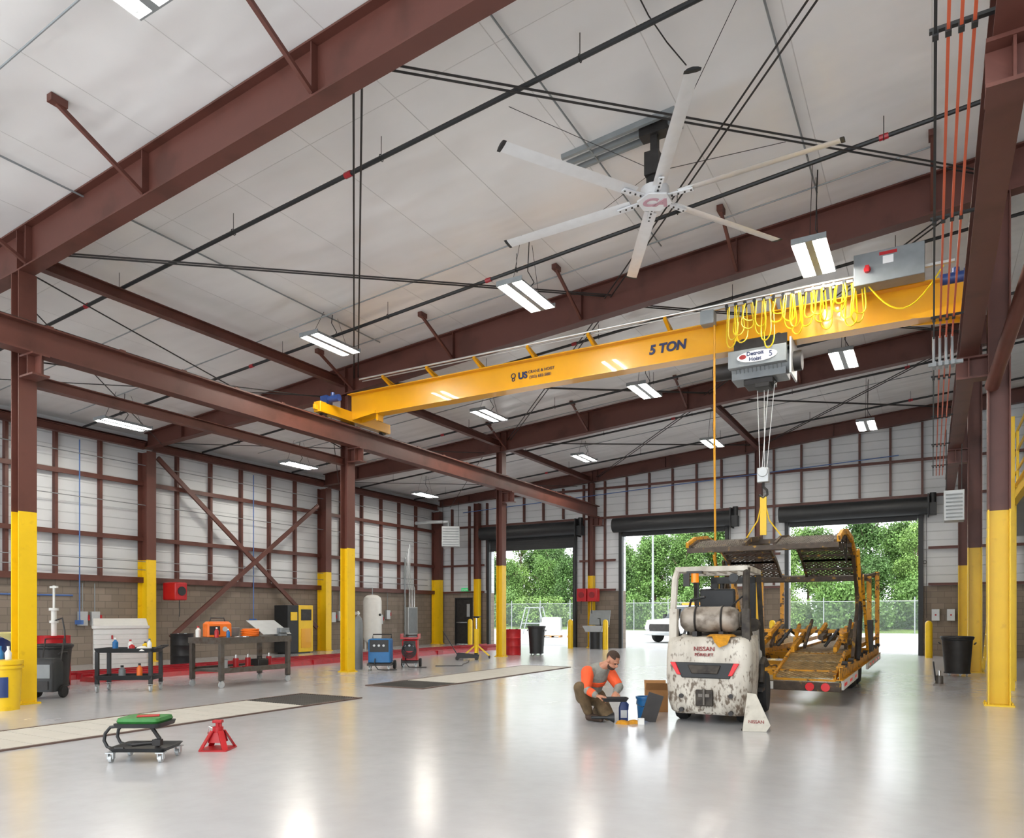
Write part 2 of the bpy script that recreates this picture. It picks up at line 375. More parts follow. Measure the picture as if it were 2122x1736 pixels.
# bracing rods
def rod(a,b,r=.014):
    mk('brace_rod',M().cyl(a,b,r,n=6),DRK,label='thin dark steel roof bracing rod',cat='rod',group='roof bracing rods')
for i in range(3):
    ya,yb=YS[i]+.05,YS[i+1]-.05
    for xa,xb in ((-12.3,-5.7),(-5.7,.7)):
        for o in (0,.13):
            rod((xa+o,ya,zc(xa)-.42),(xb+o,yb,zc(xb)-.3)); rod((xb+o,ya,zc(xb)-.42),(xa+o,yb,zc(xa)-.34))
rod((-12.6,YS[0]+.14,6.9),(-12.6,YS[1]-.14,5.5),.012); rod((-12.6,YS[0]+.14,5.5),(-12.6,YS[1]-.14,6.7),.012)
for i in range(3):
    rod((-19.8,YS[i]+.02,6.5),(-13.2,YS[i+1]-.02,6.9),.012); rod((-13.2,YS[i]+.02,6.9),(-19.8,YS[i+1]-.02,6.45),.012)
# sprinkler pipes
for y,dr in ((7.9,.3),(11.7,.3),(15.5,.28),(19.3,.28),(23.0,.28),(26.6,.28)):
    e=thing('sprinkler_pipe','black sprinkler pipe hung under the roof with couplings','pipe',(0,y,0),group='sprinkler pipes')
    mk('pipe',M().cyl((-20.3,0,zc(-20.3)-dr),(9,0,zc(9)-dr),.032,n=8),BLK,e)
    m=M()
    for x in range(-19,9,3): m.cyl((x+.4,0,zc(x+.4)-dr),(x+.4,0,zc(x+.4)),.006,n=4); m.torus((x+.4,0,zc(x+.4)-dr),.045,.006,'x',10,4)
    mk('hanger',m,DRK,e,kind='stuff')
    m=M()
    for x in (-13.6,-7.2,-.6): m.cyl((x-.06,0,zc(x-.06)-dr),(x+.06,0,zc(x+.06)-dr),.042,n=8)
    mk('coupling',m,FRD,e,label='red pipe coupling')
for y,x0,x1,dr in ((12.7,-12,0,.12),(9.2,-20,-13,.15),(10.9,-19.5,-6,.3),(16.6,-19,-6,.35),(17.6,-18,0,.2),(20.0,-18,-3,.3),(24.2,-18,0,.2),(4.4,-12,2,.1),(3.0,-16,-6,.2)):
    mk('conduit',M().cyl((x0,y,zc(x0)-dr),(x1,y,zc(x1)-dr),.013,n=6),GRY,label='thin grey electrical conduit below the roof',cat='conduit',group='roof conduits')
for x in (-1.65,-4.3,-10.9):
    mk('conduit',M().tube([(x,1,zc(x)-.06),(x,11.2,zc(x)-.06),(x,13,zc(x)-.06)],.014),GRY,label='thin grey electrical conduit below the roof',cat='conduit',group='roof conduits')
mk('roof_cable',M().tube([(-2.6+.2*math.sin(t*.5),3.0+t*.5,zc(-2.6)-.1-.08*math.sin(t*PI/12)) for t in range(13)],.009),DRK,label='thin dark cable draped below the roof',cat='cable')
# wall framing
for i in range(24):
    y=YS[0]-5+i*1.243
    if y>28.9 or any(abs(y-q)<.35 for q in YS): continue
    mk('wall_stud',M().bb((XL,y-.04,CM+.09),(XL+.14,y+.04,6.55)),RED,label='dark red vertical wall stud on white liner',cat='stud',group='left wall studs')
for z,h in ((CM+.02,.14),(3.68,.1),(5.35,.1)):
    mk('wall_girt',M().bb((XL+.0,.5,z-.02),(XL+.21,28.9,z-.02+h)).bb((XL+.19,.5,z-.05),(XL+.21,28.9,z-.02)),RED,label='dark red horizontal wall girt',cat='girt',group='left wall girts')
mk('wall_girt',M().ib((XL+.2,.5,6.55),(XL+.2,28.9,6.55),.2,.22,.014),RED,label='dark red horizontal wall girt',cat='girt',group='left wall girts')
cols=[-20.55,-18.3,-12.55,-5.7,.9]
i=0; xx=XL+1.0
while xx<9.5:
    if not any(abs(xx-c)<.3 for c in cols):
        ind=any(a-.1<xx<b+.1 for a,b,h in doors); z0=5.58 if ind else CM+.12
        mk('wall_stud',M().bb((xx-.035,YB-.14,z0),(xx+.035,YB,zc(xx)-.5)),RED,label='dark red vertical wall stud on white liner',cat='stud',group='back wall studs')
    xx+=.98
gaps=[(XL,doors[0][0]-.3),(doors[0][1]+.3,doors[1][0]-.3),(doors[1][1]+.3,doors[2][0]-.3),(doors[2][1]+.3,9.8)]
for z,full in ((CM+.05,0),(3.7,0),(5.5,1),(6.75,1)):
    for a,b in ([(-20.8,9.8)] if full else gaps):
        if z>6.7: a=-19
        mk('wall_girt',M().bb((a,YB-.19,z-.045),(b,YB-.14,z+.045)).bb((a,YB-.21,z+.03),(b,YB-.1,z+.045)),RED,label='dark red horizontal wall girt',cat='girt',group='back wall girts')
for p,q in (((XL+.35,14.1,6.2),(XL+.35,20.8,.9)),((XL+.42,20.8,5.6),(XL+.42,14.5,.7))):
    mk('wall_cross_brace',M().bar(p,q,.07,.14),RED,label='dark red diagonal wall cross brace',cat='brace',group='wall cross braces')
for y in (11.8,17.85):
    mk('air_pipe',M().tube([(XL+.24,y,6.3),(XL+.24,y,1.3),(XL+.24,y+.02,1.2)],.018).box((XL+.22,y,1.2),(.32,.06,.12)),PUR,label='blue compressed air drop pipe on wall',cat='pipe',group='air drop pipes')
mk('air_pipe',M().cyl((XL+.08,8,1.95),(XL+.08,11.7,1.95),.022,n=8),PUR,label='blue compressed air pipe running along wall',cat='pipe')
mk('air_pipe',M().cyl((-19,28.6,6.15),(-1,28.6,6.9),.018,n=6),PUR,label='thin blue air line crossing above the doors',cat='pipe')
for z in (5.9,4.7,3.0,2.75):
    mk('conduit',M().cyl((XL+.3,7,z),(XL+.3,28,z+.02),.014,n=6),GRY,label='thin grey conduit along the wall',cat='conduit',group='wall conduits')
mk('drain_pipe',M().cyl((XL+.3,26.3,0),(XL+.3,26.3,3.9),.035,n=8),GRY,label='dark vertical pipe on the block wall',cat='pipe')
# roller doors
for n,(a,b,h) in enumerate(doors):
    e=thing('door_%d'%(n+1),'black roll-up door raised into its hood','door',((a+b)/2,YB-.06,0),kind='structure'); W=(b-a)/2
    mk('hood',M().lathe((0,-.32,5.12),[(.02,-W-.3),(.3,-W-.3),(.3,W+.3),(.02,W+.3)],18,'x').bb((-W-.3,-.32,5.0),(W+.3,-.0,5.42)),BLK,e)
    m=M(); zb=4.36 if n==0 else h-.03
    k=0; z=zb
    while z<5.05: m.bb((-W+.02,-.1,z),(W-.02,-.07,z+.09)); m.bb((-W+.02,-.085,z+.09),(W-.02,-.07,z+.1)); z+=.1
    m.bb((-W+.02,-.12,zb-.06),(W-.02,-.05,zb+.01)); mk('curtain',m,BLK,e)
    for s in (-1,1): mk('guide',M().bb((s*(W+.07)-.07,-.16,0),(s*(W+.07)+.07,0,5.0)),BLK,e)
    mk('bracket',M().bb((W+.28,-.6,4.75),(W+.32,0,5.5)),BLK,e)
    mk('motor',M().bb((W+.32,-.5,4.8),(W+.55,-.15,5.2)).cyl((W+.44,-.32,5.2),(W+.44,-.32,5.55),.1),BLK,e)
    mk('chain_hoist',M().torus((W+.2,-.3,3.2),.05,.012,'y',12,5).cyl((W+.15,-.3,1.3),(W+.15,-.3,4.9),.008,n=4).cyl((W+.25,-.3,1.3),(W+.25,-.3,4.9),.008,n=4),DRK,e)
e=thing('door_4','dark grey steel personnel door','door',((pd[0]+pd[1])/2,YB,0),kind='structure')
mk('leaf',M().bb((-.46,-.02,0.01),(.46,.03,2.14)),DRK,e); mk('frame',M().bb((-.5,-.08,0),(-.45,.1,2.2)).bb((.45,-.08,0),(.5,.1,2.2)).bb((-.45,-.08,2.14),(.45,.1,2.2)),BLK,e)
mk('handle',M().bb((-.42,-.08,1.0),(.2,-.04,1.06)),CHR,e); mk('door_window',M().bb((.15,-.03,1.3),(.32,-.015,1.9)),LGR,e)
e=thing('exit_sign','lit green and white exit sign above the door','sign',(-19.15,YB-.06,2.42)); mk('sign_case',M().bb((-.2,-.06,0),(.2,0,.24)),GLED,e)
text('EXIT',.17,MX((0,-.065,.12),(1,0,0),(0,0,1)),TXW,e)
# ---------------- lamps
LS=[]
for y,xs in ((3.65,(-10.9,-6.25,-1.7)),(11.43,(-6.24,-10.9)),(17.75,(-1.7,-6.3,-10.9)),(24.3,(-1.7,-6.3,-10.9)),(-1.8,(-1.7,-6.3,-10.9))): LS+=[(x,y,7.05) for x in xs]
LS+=[(-1.62,12.45,7.05)]
LS+=[(-18.0,y,6.28) for y in (4.8,11.4,17.4,24.3)]+[(5.5,y,7.6) for y in (4,11,18,25)]
for (x,y,z) in LS:
    e=thing('high_bay_light','suspended fluorescent high bay light with two glowing strips','light',(x,y,z),group='high bay lights')
    m=M(); m.prism([(-.25,-.01),(-.2,.07),(.2,.07),(.25,-.01),(.2,.03),(.07,.045),(.05,-.01),(-.05,-.01),(-.07,.045),(-.2,.03)],-.62,.62)
    m.bb((-.25,-.64,-.01),(.25,-.62,.075)); m.bb((-.25,.62,-.01),(.25,.64,.075)); mk('housing',m,GRY,e,flat=True)
    for s in (-1,1): mk('tube',M().bb((s*.135-.035,-.58,-.005),(s*.135+.035,.58,.012)),TUBE,e)
    m=M()
    for yy in range(-5,6):
        for s in (-1,1): m.bb((s*.135-.06,yy*.11-.004,-.02),(s*.135+.06,yy*.11+.004,-.008))
    mk('wire_guard',m,LGR,e,kind='stuff')
    h=zc(x)-z; m=M()
    for yy in (-.5,.5): m.cyl((0,yy,.07),(0,yy*.4,h),.005,n=4)
    m.tube([(0,0,.07),(.12,.05,.25),(.02,.0,.45),(.05,0,h)],.009); mk('hanger',m,DRK,e)
# ---------------- fan
F=thing('ceiling_fan','huge silver six-blade ceiling fan with hexagonal hub','fan',(-3.38,9.94,7.23))
hx=[(math.cos(PI/3*i+TH)*.25,math.sin(PI/3*i+TH)*.25) for i in range(6)]
mk('hub',M().prism(hx,-.03,.0,'z').cyl((0,0,0),(0,0,.16),.2,n=20),BLD,F,bev=.006)
R_=V(math.cos(TH),math.sin(TH),0); F_=V(-math.sin(TH),math.cos(TH),0)
text('CA',.26,MX((0,0,-.035),R_,-F_),TXP,F,bold=.012,shear=.2)
for k in range(6):
    a=math.radians(-61.8+60*k); d=V(math.cos(a),math.sin(a),0); s=V(-math.sin(a),math.cos(a),0); tilt=.22
    def sec(r,wd,th):
        pr=[(-1,0),(-.6,.75),(0,1),(.6,.6),(1,-.1),(.5,-.35),(-.4,-.3)]
        return [d*r+s*(p[0]*wd)+V(0,0,p[1]*th+tilt*p[0]*wd+.03) for p in pr]
    mk('blade',M().loft([sec(.35,.09,.025),sec(1.2,.09,.025),sec(2.4,.085,.022)]),BLD,F)
    mk('blade_bracket',M().bar(d*.12+V(0,0,.02),d*.55+V(0,0,.0),.07,.02),BLD,F)
    mk('blade_tip',M().loft([sec(2.4,.095,.03),sec(2.445,.095,.03)]),BLK,F)
    m=M()
    for j in range(4): m.cyl(d*(.25+j*.09)+V(0,0,-.015),d*(.25+j*.09)+V(0,0,.03),.014,n=6)
    mk('bolt',m,DRK,F,kind='stuff')
h=zc(-3.38)-7.23
mk('motor',M().cyl((0,0,.16),(0,0,.42),.12,n=16).bb((-.1,-.16,.3),(.1,.16,.62)),DRK,F)
mk('mounting_post',M().bb((-.05,-.05,.6),(.05,.05,h)).bb((-.2,-.1,h-.16),(.2,.1,h-.02)),DRK,F)
mk('mounting_frame',M().bar((-1.35,-.2,h-.14),(.35,-.2,h-.02),.05,.08).bar((-1.35,-.02,h-.14),(.35,-.02,h-.02),.05,.08).bar((-1.35,.16,h-.14),(.35,.16,h-.02),.05,.08),GRY,F)
m=M()
for q in ((1.5,1.5),(-1.5,1.5),(1.5,-1.5),(-1.5,-1.5)): m.cyl((q[0]*.06,q[1]*.06,.45),(q[0],q[1],zc(-3.38+q[0])-7.23),.005,n=4)
mk('guy_wire',m,DRK,F,kind='stuff')
# ---------------- crane
GY=13.62
CR=thing('overhead_crane','yellow single-girder five-ton overhead bridge crane','crane',(-5.9,GY,6.0))
def cx(x): return x+5.9
m=M().ib((cx(-12.3),0,.47),(cx(.6),0,.47),.3,.58,.022)
mk('girder',m,CRY,CR)
for x in (-12.22,.5):
    m=M().bb((cx(x)-.1,-1.25,.0+.06),(cx(x)+.1,1.25,.3)).bb((cx(x)-.03,-1.35,.1),(cx(x)+.03,1.35,.22)); mk('end_truck',m,CRY,CR,bev=.008)
    for yy in (-1.05,1.05): mk('wheel',M().cyl((cx(x)-.05,yy,.1),(cx(x)+.05,yy,.1),.1,n=16),DRK,CR)
    s=-1 if x<0 else 1
    mk('drive_motor',M().cyl((cx(x)+.1,-.95,.4),(cx(x)+.4 if x<0 else cx(x)-.4,-.95,.4),.08,n=14).bb((cx(x)-.1,-1.05,.28),(cx(x)+.1,-.85,.48)).cyl((cx(x)+.2*-s,-.95,.42),(cx(x)+.2*-s,-.95,.54),.05),DBL,CR)
    for q in (-1,1): mk('gusset',M().prism([(cx(x)-s*.1,.1),(cx(x)-s*.1,.3),(cx(x)-s*.8,.24),(cx(x)-s*.8,.18)],min(q*.16,q*.18),max(q*.16,q*.18)),CRY,CR)
for i,x in enumerate((-11.0,-9.75,-8.5,-7.2,-5.85,-4.3,-2.4)):
    mk('support_arm',M().bar((cx(x),-.1,.77),(cx(x),-.42,.9),.06,.04).bar((cx(x),-.42,.92),(cx(x),.1,.8),.05,.03),CRY,CR)
mk('conduit',M().cyl((cx(-11.7),-.4,.95),(cx(-.8),-.4,.95),.022,n=8).cyl((cx(-11.7),-.3,.93),(cx(-.8),-.3,.93),.014,n=6),ALU,CR)
mk('festoon_track',M().bar((cx(-3.6),-.46,.86),(cx(.3),-.46,.86),.05,.04),ALU,CR)
YCB=pm('yellow_cable','#dcbf10',.4)
xs=[-3.15+i*.158 for i in range(15)]
m=M()
for i in range(len(xs)-1):
    a,b=xs[i],xs[i+1]; dp=.54+.14*math.sin(i*2.1)+(.16 if i%4==0 else 0)
    for o in (0,1):
        m.tube([(cx((a+b)/2-math.cos(PI*t/12)*(.06+.09*math.sin(PI*t/12))+.04*math.sin(i*2.3+o*1.5)),-.48-o*.045+.05*math.sin(i*1.7+t*.5),.82-(dp-.12*o)*math.sin(PI*t/12)**.55) for t in range(13)],.012,5)
mk('festoon_cable',m,YCB,CR,kind='stuff')
m=M()
for x in xs: m.bb((cx(x)-.02,-.5,.79),(cx(x)+.02,-.42,.87)); m.cyl((cx(x),-.51,.86),(cx(x),-.4,.86),.03,n=8)
mk('cable_trolley',m,BLK,CR,kind='stuff')
mk('long_cable_loop',M().tube([(cx(-.95+1.1*t/12),-.5,.8-.55*math.sin(PI*t/12)) for t in range(13)],.013,5),YCB,CR)
mk('control_box',M().bb((cx(-1.1),-.62,.7),(cx(-.1),-.27,1.2)),BOXG,CR,bev=.01)
mk('switch',M().cyl((cx(-.9),-.67,.92),(cx(-.9),-.62,.92),.05).bb((cx(-.93),-.7,.87),(cx(-.87),-.67,.97)),RDP,CR)
mk('warning_label',M().bb((cx(-.68),-.625,.97),(cx(-.53),-.62,1.09)),TXW,CR)
mk('warning_label',M().bb((cx(-.73),-.626,1.11),(cx(-.48),-.62,1.16)),RDP,CR)
fy=-.022
text('5 TON',.24,MX((cx(-4.38),fy,.5),(1,0,0),(0,0,1)),TXB,CR,bold=.01,shear=.15)
text('US',.19,MX((cx(-7.52),fy,.47),(1,0,0),(0,0,1)),TXB,CR,bold=.008)
text('CRANE & HOIST',.085,MX((cx(-7.08),fy,.52),(1,0,0),(0,0,1)),TXB,CR)
text('(503) 682-5881',.085,MX((cx(-7.1),fy,.41),(1,0,0),(0,0,1)),TXB,CR)
m=M()
for r0,cz in ((.05,.5),(.03,.42)): m.torus((cx(-7.75),fy,cz),r0,.01,'y',16,5)
mk('hook_emblem',m,TXB,CR)
mk('pendant_cable',M().tube([(cx(-3.4),-.35,.7),(cx(-3.4),-.35,-1.5),(cx(-3.38),-.35,-4.0)],.02),pm('yellow_pendant_cable','#cc8f16',.5),CR)
mk('pendant_control',M().bb((cx(-3.45),-.42,-4.45),(cx(-3.31),-.3,-4.0)),YEL,CR,bev=.01)
mk('junction_box',M().bb((cx(-3.62),-.5,.62),(cx(-3.38),-.28,.86)),GRY,CR,bev=.01)
mk('end_stop',M().bb((cx(-11.45),-.1,.02),(cx(-11.4),.1,.18)),CRY,CR)
# hoist
H=thing('electric_hoist','grey electric wire rope hoist hanging below crane girder','hoist',(-2.62,GY,5.46))
mk('drum_housing',M().cyl((-.5,-.08,.38),(.5,-.08,.38),.2,n=20).bb((-.5,-.24,.14),(.42,.22,.3)),BOXG,H,bev=.006)
m=M()
for i in range(12): m.torus((-.42+i*.07,-.08,.38),.203,.01,'x',20,4)
mk('cooling_rib',m,GRY,H,kind='stuff')
mk('motor',M().cyl((-.85,.05,.42),(-.5,.05,.42),.15,n=16).cyl((-.9,.05,.42),(-.85,.05,.42),.1,n=16),DRK,H)
mk('trolley',M().bb((-.45,-.3,.6),(.45,-.27,.82)).bb((-.45,.27,.6),(.45,.3,.82)).bb((-.5,-.3,.57),(.5,.3,.6)),DRK,H)
for a in (-.3,.3):
    for s in (-1,1): mk('trolley_wheel',M().cyl((a,s*.12,.79),(a,s*.26,.79),.065,n=12),DRK,H)
mk('end_plate',M().bb((.5,-.36,.1),(.53,.26,.72)),LGR,H)
mk('gearbox',M().cyl((.53,-.05,.38),(.66,-.05,.38),.17,n=16),DRK,H)
mk('control_enclosure',M().bb((-.52,-.44,.3),(.46,-.32,.6)),GRY,H,bev=.01)
mk('nameplate',M().prism([(-.02+.34*math.cos(PI*2*i/20),.45+.1*math.sin(PI*2*i/20)) for i in range(20)],-.46,-.44),TXW,H)
text('Detroit\nHoist',.095,MX((-.05,-.465,.45),(1,0,0),(0,0,1)),TXB,H,bold=.002)
text('5',.14,MX((.21,-.465,.45),(1,0,0),(0,0,1)),TXB,H)
mk('brand_emblem',M().prism([(-.26+.06*math.cos(PI*2*i/16),.46+.04*math.sin(PI*2*i/16)) for i in range(16)],-.464,-.455),TXR,H)
mk('rope_guide',M().bb((-.3,-.2,.04),(.2,.2,.14)).bb((-.1,-.25,-.04),(.15,.1,.04)),DRK,H,bev=.01)
m=M()
for a,b in ((-.1,-.06),(.1,-.02),(.02,.02),(.2,.06)): m.cyl((a,-.02,.1),(b,0,-1.42),.007,n=5)
mk('wire_rope',m,ALU,H,kind='stuff')
mk('hook_block',M().bb((-.1,-.06,-1.68),(.1,.06,-1.42)).cyl((0,-.08,-1.5),(0,.08,-1.5),.09,n=14),LGR,H,bev=.01)
mk('hook',M().tube([(0,0,-1.68),(0,0,-1.76),(.06,0,-1.82),(.07,0,-1.9),(0,0,-1.96),(-.07,0,-1.9)],.022,8),DRK,H)
m=M(); m.tube([(-2.64,GY,3.46),(-2.72,GY,3.1),(-2.9,GY-.05,2.8)],.012).tube([(-2.6,GY,3.46),(-2.52,GY,3.1),(-2.3,GY-.05,2.8)],.012)
m.bar((-2.62,GY,3.52),(-2.62,GY,2.84),.11,.035); mk('lifting_sling',m,YEL,label='yellow lifting sling hung from the crane hook',cat='strap')
# conductor bars
for i,x in enumerate((.02,.1,.18,.26)):
    mk('conductor_bar',M().bar((x,0,5.6),(x,25.5,5.6),.022,.03),BLK if i==0 else CND,label='black conductor bar beside crane runway' if i==0 else 'orange conductor bar beside crane runway',cat='conductor bar',group='crane conductor bars')
for y in (1.5,3.8,6.1,9,12,15,18,21,24):
    m=M().bb((-.02,y-.02,5.615),(.5,y+.02,5.64))
    for x in (.02,.1,.18,.26): m.bb((x-.02,y-.03,5.57),(x+.02,y+.03,5.62))
    mk('conductor_bracket',m,BLK,label='small black bracket holding conductor bars',cat='bracket',group='conductor brackets')
m=M()
for i in range(4): m.cyl((.02+i*.08,GY-.8,5.62),(.02+i*.08,GY-.8,5.2),.02,n=6); m.bb((.0+i*.08,GY-.9,5.15),(.05+i*.08,GY-.7,5.22))
m.bar((-.05,GY-.8,5.2),(.4,GY-.8,5.2),.05,.05); mk('current_collector',m,GRY,label='grey sliding current collector on conductor bars',cat='collector')
# ---------------- forklift
K=thing('forklift','dirty white gas forklift seen from its counterweight end','forklift',(-2.53,9.5,0),math.radians(4))
m=M(); L=[]
for z,hw,y0,y1,r in ((.12,.44,.08,.75,.08),(.16,.49,.04,.8,.1),(.3,.53,.01,.8,.12),(.62,.55,-.02,.8,.13),(.85,.55,.0,.8,.12),(1.04,.54,.03,.8,.11),(1.1,.52,.05,.8,.1),(1.13,.48,.09,.78,.08)):
    L.append(rr(-hw,hw,y0,y1,r,z,5))
m.loft(L); mk('counterweight',m,FLW,K)
mk('vent',M().prism([(-.42,.8),(.36,.8),(.29,.6),(-.32,.6)],-.035,.05),BLK,K,bev=.01)
mk('vent_shroud',M().prism([(-.24,.77),(.18,.77),(.14,.66),(-.19,.66)],-.06,-.03),FLD,K,bev=.01)
for s in (-1,1): mk('tail_light',M().prism([(-.03+s*.37,.8),(-.03+s*.37+s*.07,.8),(-.03+s*.37-s*.02,.64),(-.03+s*.37-s*.07,.64)],-.05,.0),LAMPR,K,bev=.006)
mk('tow_pocket',M().bb((-.14,-.04,.24),(.08,.02,.45)),FLD,K,bev=.01); mk('tow_pin',M().bb((-.1,-.06,.36),(.04,-.02,.4)).cyl((-.03,-.05,.26),(-.03,-.05,.46),.02),STL,K)
for a,b in ((-.33,.18),(-.33,.36),(.3,.16),(.3,.38)): mk('cover_bolt',M().cyl((a,-.03,b),(a,.04,b),.03,n=10),DRK,K)
text('NISSAN',.08,MX((-.04,.012,.975),(1,0,0),(0,.12,1)),TXR,K,ext=.012)
text('FORKLIFT',.055,MX((-.04,.0,.9),(1,0,0),(0,.12,1)),TXR,K,ext=.012)
mk('gas_cylinder',M().lathe((0,.36,1.36),[(.02,-.42),(.1,-.41),(.155,-.36),(.17,-.3),(.17,.24),(.155,.3),(.1,.35),(.02,.36)],20,'x'),pm('dirty_gas_cylinder','#9f968b',.5,.2,.2,6,dirt='#5d5145',da=(.45,.7)),K)
mk('cylinder_collar',M().torus((.37,.36,1.36),.09,.015,'x',16,6).cyl((.36,.36,1.36),(.45,.36,1.36),.03,n=8),STL,K)
for a in (-.2,.14): mk('cylinder_strap',M().torus((a,.36,1.36),.176,.014,'x',24,5).bb((a-.03,.2,1.12),(a+.03,.52,1.2)),DRK,K)
mk('cloth',M().loft([rr(-.02,.34,-.0,.3,.05,1.14),rr(.02,.3,.04,.28,.05,1.165)]).add([(.06,.0,1.15),(.3,.0,1.15),(.26,-.04,1.04),(.16,-.045,1.0),(.1,-.04,1.07)],[(0,1,2,3,4)]),RAG,K)
mk('chassis',M().loft([rr(-.46,.46,.75,2.0,.04,.2),rr(-.48,.48,.75,1.95,.04,.6)]),FLD,K)
mk('engine_cover',M().loft([rr(-.42,.42,.7,1.15,.05,.58),rr(-.42,.42,.7,1.15,.05,1.16),rr(-.36,.36,.74,1.1,.05,1.2)]),FLD,K)
mk('seat',M().bb((-.25,.78,1.2),(.25,1.2,1.32)).prism([(.74,1.3),(.84,1.3),(.78,1.78),(.7,1.78)],-.24,.24,'x'),BLK,K,bev=.03)
mk('front_cowl',M().prism([(1.75,.55),(1.95,.55),(1.92,1.2),(1.8,1.25)],-.46,.46,'x'),FLW,K,bev=.02)
mk('step_plate',M().bb((.46,1.0,.35),(.56,1.5,.39)),DRK,K)
mk('steering_wheel',M().torus((-.05,1.55,1.33),.16,.014,'z').cyl((-.05,1.6,1.33),(-.05,1.85,1.0),.02),BLK,K)
m=M().bb((-.3,.86,1.02),(-.28,.9,1.9)); m.tube([(-.36,.55,1.15),(-.36,.5,1.4),(-.3,.45,1.62),(-.1,.4,1.66)],.018).tube([(.1,.5,1.2),(.25,.45,1.55),(.44,.3,1.7)],.012).tube([(-.42,.3,1.12),(-.44,.22,1.3),(-.4,.25,1.5)],.014)
mk('hydraulic_hose',m,BLK,K,kind='stuff')
mk('lever_bank',M().bb((.12,1.35,1.0),(.36,1.5,1.3)).cyl((.18,1.42,1.3),(.18,1.36,1.5),.012).cyl((.28,1.42,1.3),(.28,1.36,1.5),.012),FLD,K)
mk('air_filter',M().cyl((.44,.85,1.28),(.44,1.1,1.28),.09,n=14),FLD,K)
for s in (-1,1):
    mk('rear_pillar',M().tube([(s*.47,.16,1.08),(s*.47,.14,1.5),(s*.46,.2,1.9),(s*.45,.34,2.03)],.045,8).bar((s*.47,.16,1.05),(s*.465,.16,1.5),.1,.12),FLW if s<0 else FLD,K)
    mk('front_pillar',M().bar((s*.47,1.88,.7),(s*.45,1.45,2.03),.06,.08),FLD,K)
    mk('side_panel',M().prism([(.72,.5),(1.15,.5),(1.2,.75),(1.1,1.14),(.72,1.14)],s*.47-.02,s*.47+.02,'x'),FLW,K,bev=.01)
    mk('front_fender',M().tube([(s*.5,1.3,.45),(s*.5,1.38,.68),(s*.5,1.65,.76),(s*.5,1.92,.68)],.05,8),FLD,K)
m=M().bar((-.47,.3,2.03),(.47,.3,2.03),.08,.07).bar((-.47,1.47,2.03),(.47,1.47,2.03),.08,.07).bar((-.45,.3,2.03),(-.45,1.47,2.03),.07,.07).bar((.45,.3,2.03),(.45,1.47,2.03),.07,.07)
for i in range(5): m.bar((-.3+i*.15,.3,2.04),(-.3+i*.15,1.47,2.04),.03,.05)
mk('overhead_guard',m,FLW,K,bev=.006)
mk('beacon',M().cyl((-.2,.22,1.85),(-.2,.22,1.97),.05,n=14),AMB,K); mk('beacon_base',M().bb((-.3,.16,1.97),(-.1,.28,2.0)).bb((-.34,.15,1.8),(-.26,.2,1.97)),DRK,K)
mk('work_lamp',M().cyl((.3,.2,1.9),(.3,.26,1.9),.06,n=14),BLK,K)
for s in (-1,1):
    mk('mast_rail',M().bb((s*.28-.05,2.02,.08),(s*.28+.05,2.14,2.0)),BLK,K); mk('lift_cylinder',M().cyl((s*.17,2.08,.15),(s*.17,2.08,1.9),.035),DRK,K)
    mk('fork',M().bb((s*.22-.05,2.25,.04),(s*.22+.05,2.72,.08)).bb((s*.22-.05,2.25,.04),(s*.22+.05,2.3,.6)),STL,K)
    mk('rear_wheel',M().lathe((s*.4,.45,.22),[(.08,-.08),(.2,-.08),(.22,-.05),(.22,.05),(.2,.08),(.08,.08)],22,'x'),RUB,K)
    mk('front_wheel',M().lathe((s*.47,1.6,.3),[(.15,-.1),(.27,-.1),(.3,-.06),(.3,.06),(.27,.1),(.15,.1)],26,'x'),RUB,K)
    mk('wheel_rim',M().lathe((s*.47,1.6,.3),[(.02,-.09),(.15,-.1),(.15,.1),(.02,.06)],18,'x'),LGR,K)
for a,b,z0,z1,hw in ((2.02,2.14,1.9,2.0,.33),(2.02,2.14,.3,.4,.33),(2.14,2.25,.2,.3,.4),(2.14,2.25,.52,.62,.4)): mk('mast_crossbar',M().bb((-hw,a,z0),(hw,b,z1)),BLK,K)
mk('exhaust_pipe',M().tube([(.38,.7,1.1),(.42,.5,1.25),(.42,.4,1.7)],.03,8),DRK,K)
# ---------------- trailer
T=thing('car_hauler_trailer','yellow and black two-deck car hauler trailer with ramps','trailer',(-2.47,12.4,0))
def track(x0,x1,pts,mat,name='deck_track',rim=TRY,step=.45,rw=.09):
    m=M(); m.loft([[V(x0,p[0],p[1]),V(x1,p[0],p[1]),V(x1,p[0],p[1]+.012),V(x0,p[0],p[1]+.012)] for p in pts])
    mk(name,m,mat,T)
    m=M()
    for x in (x0,x1):
        for a,b in zip(pts,pts[1:]): m.bar((x,a[0],a[1]),(x,b[0],b[1]),.04,rw)
    for a,b in zip(pts,pts[1:]):
        n=max(1,int((Vector(b)-Vector(a)).length/step))
        for i in range(n+1):
            t=i/n; y=a[0]+(b[0]-a[0])*t; z=a[1]+(b[1]-a[1])*t; m.bar((x0,y,z-.03),(x1,y,z-.03),.035,.035)
    mk('track_frame',m,rim,T)
UP=[(.1,2.56),(.6,2.71),(1.3,2.79),(2.2,2.74),(3.0,2.5),(3.6,2.2)]
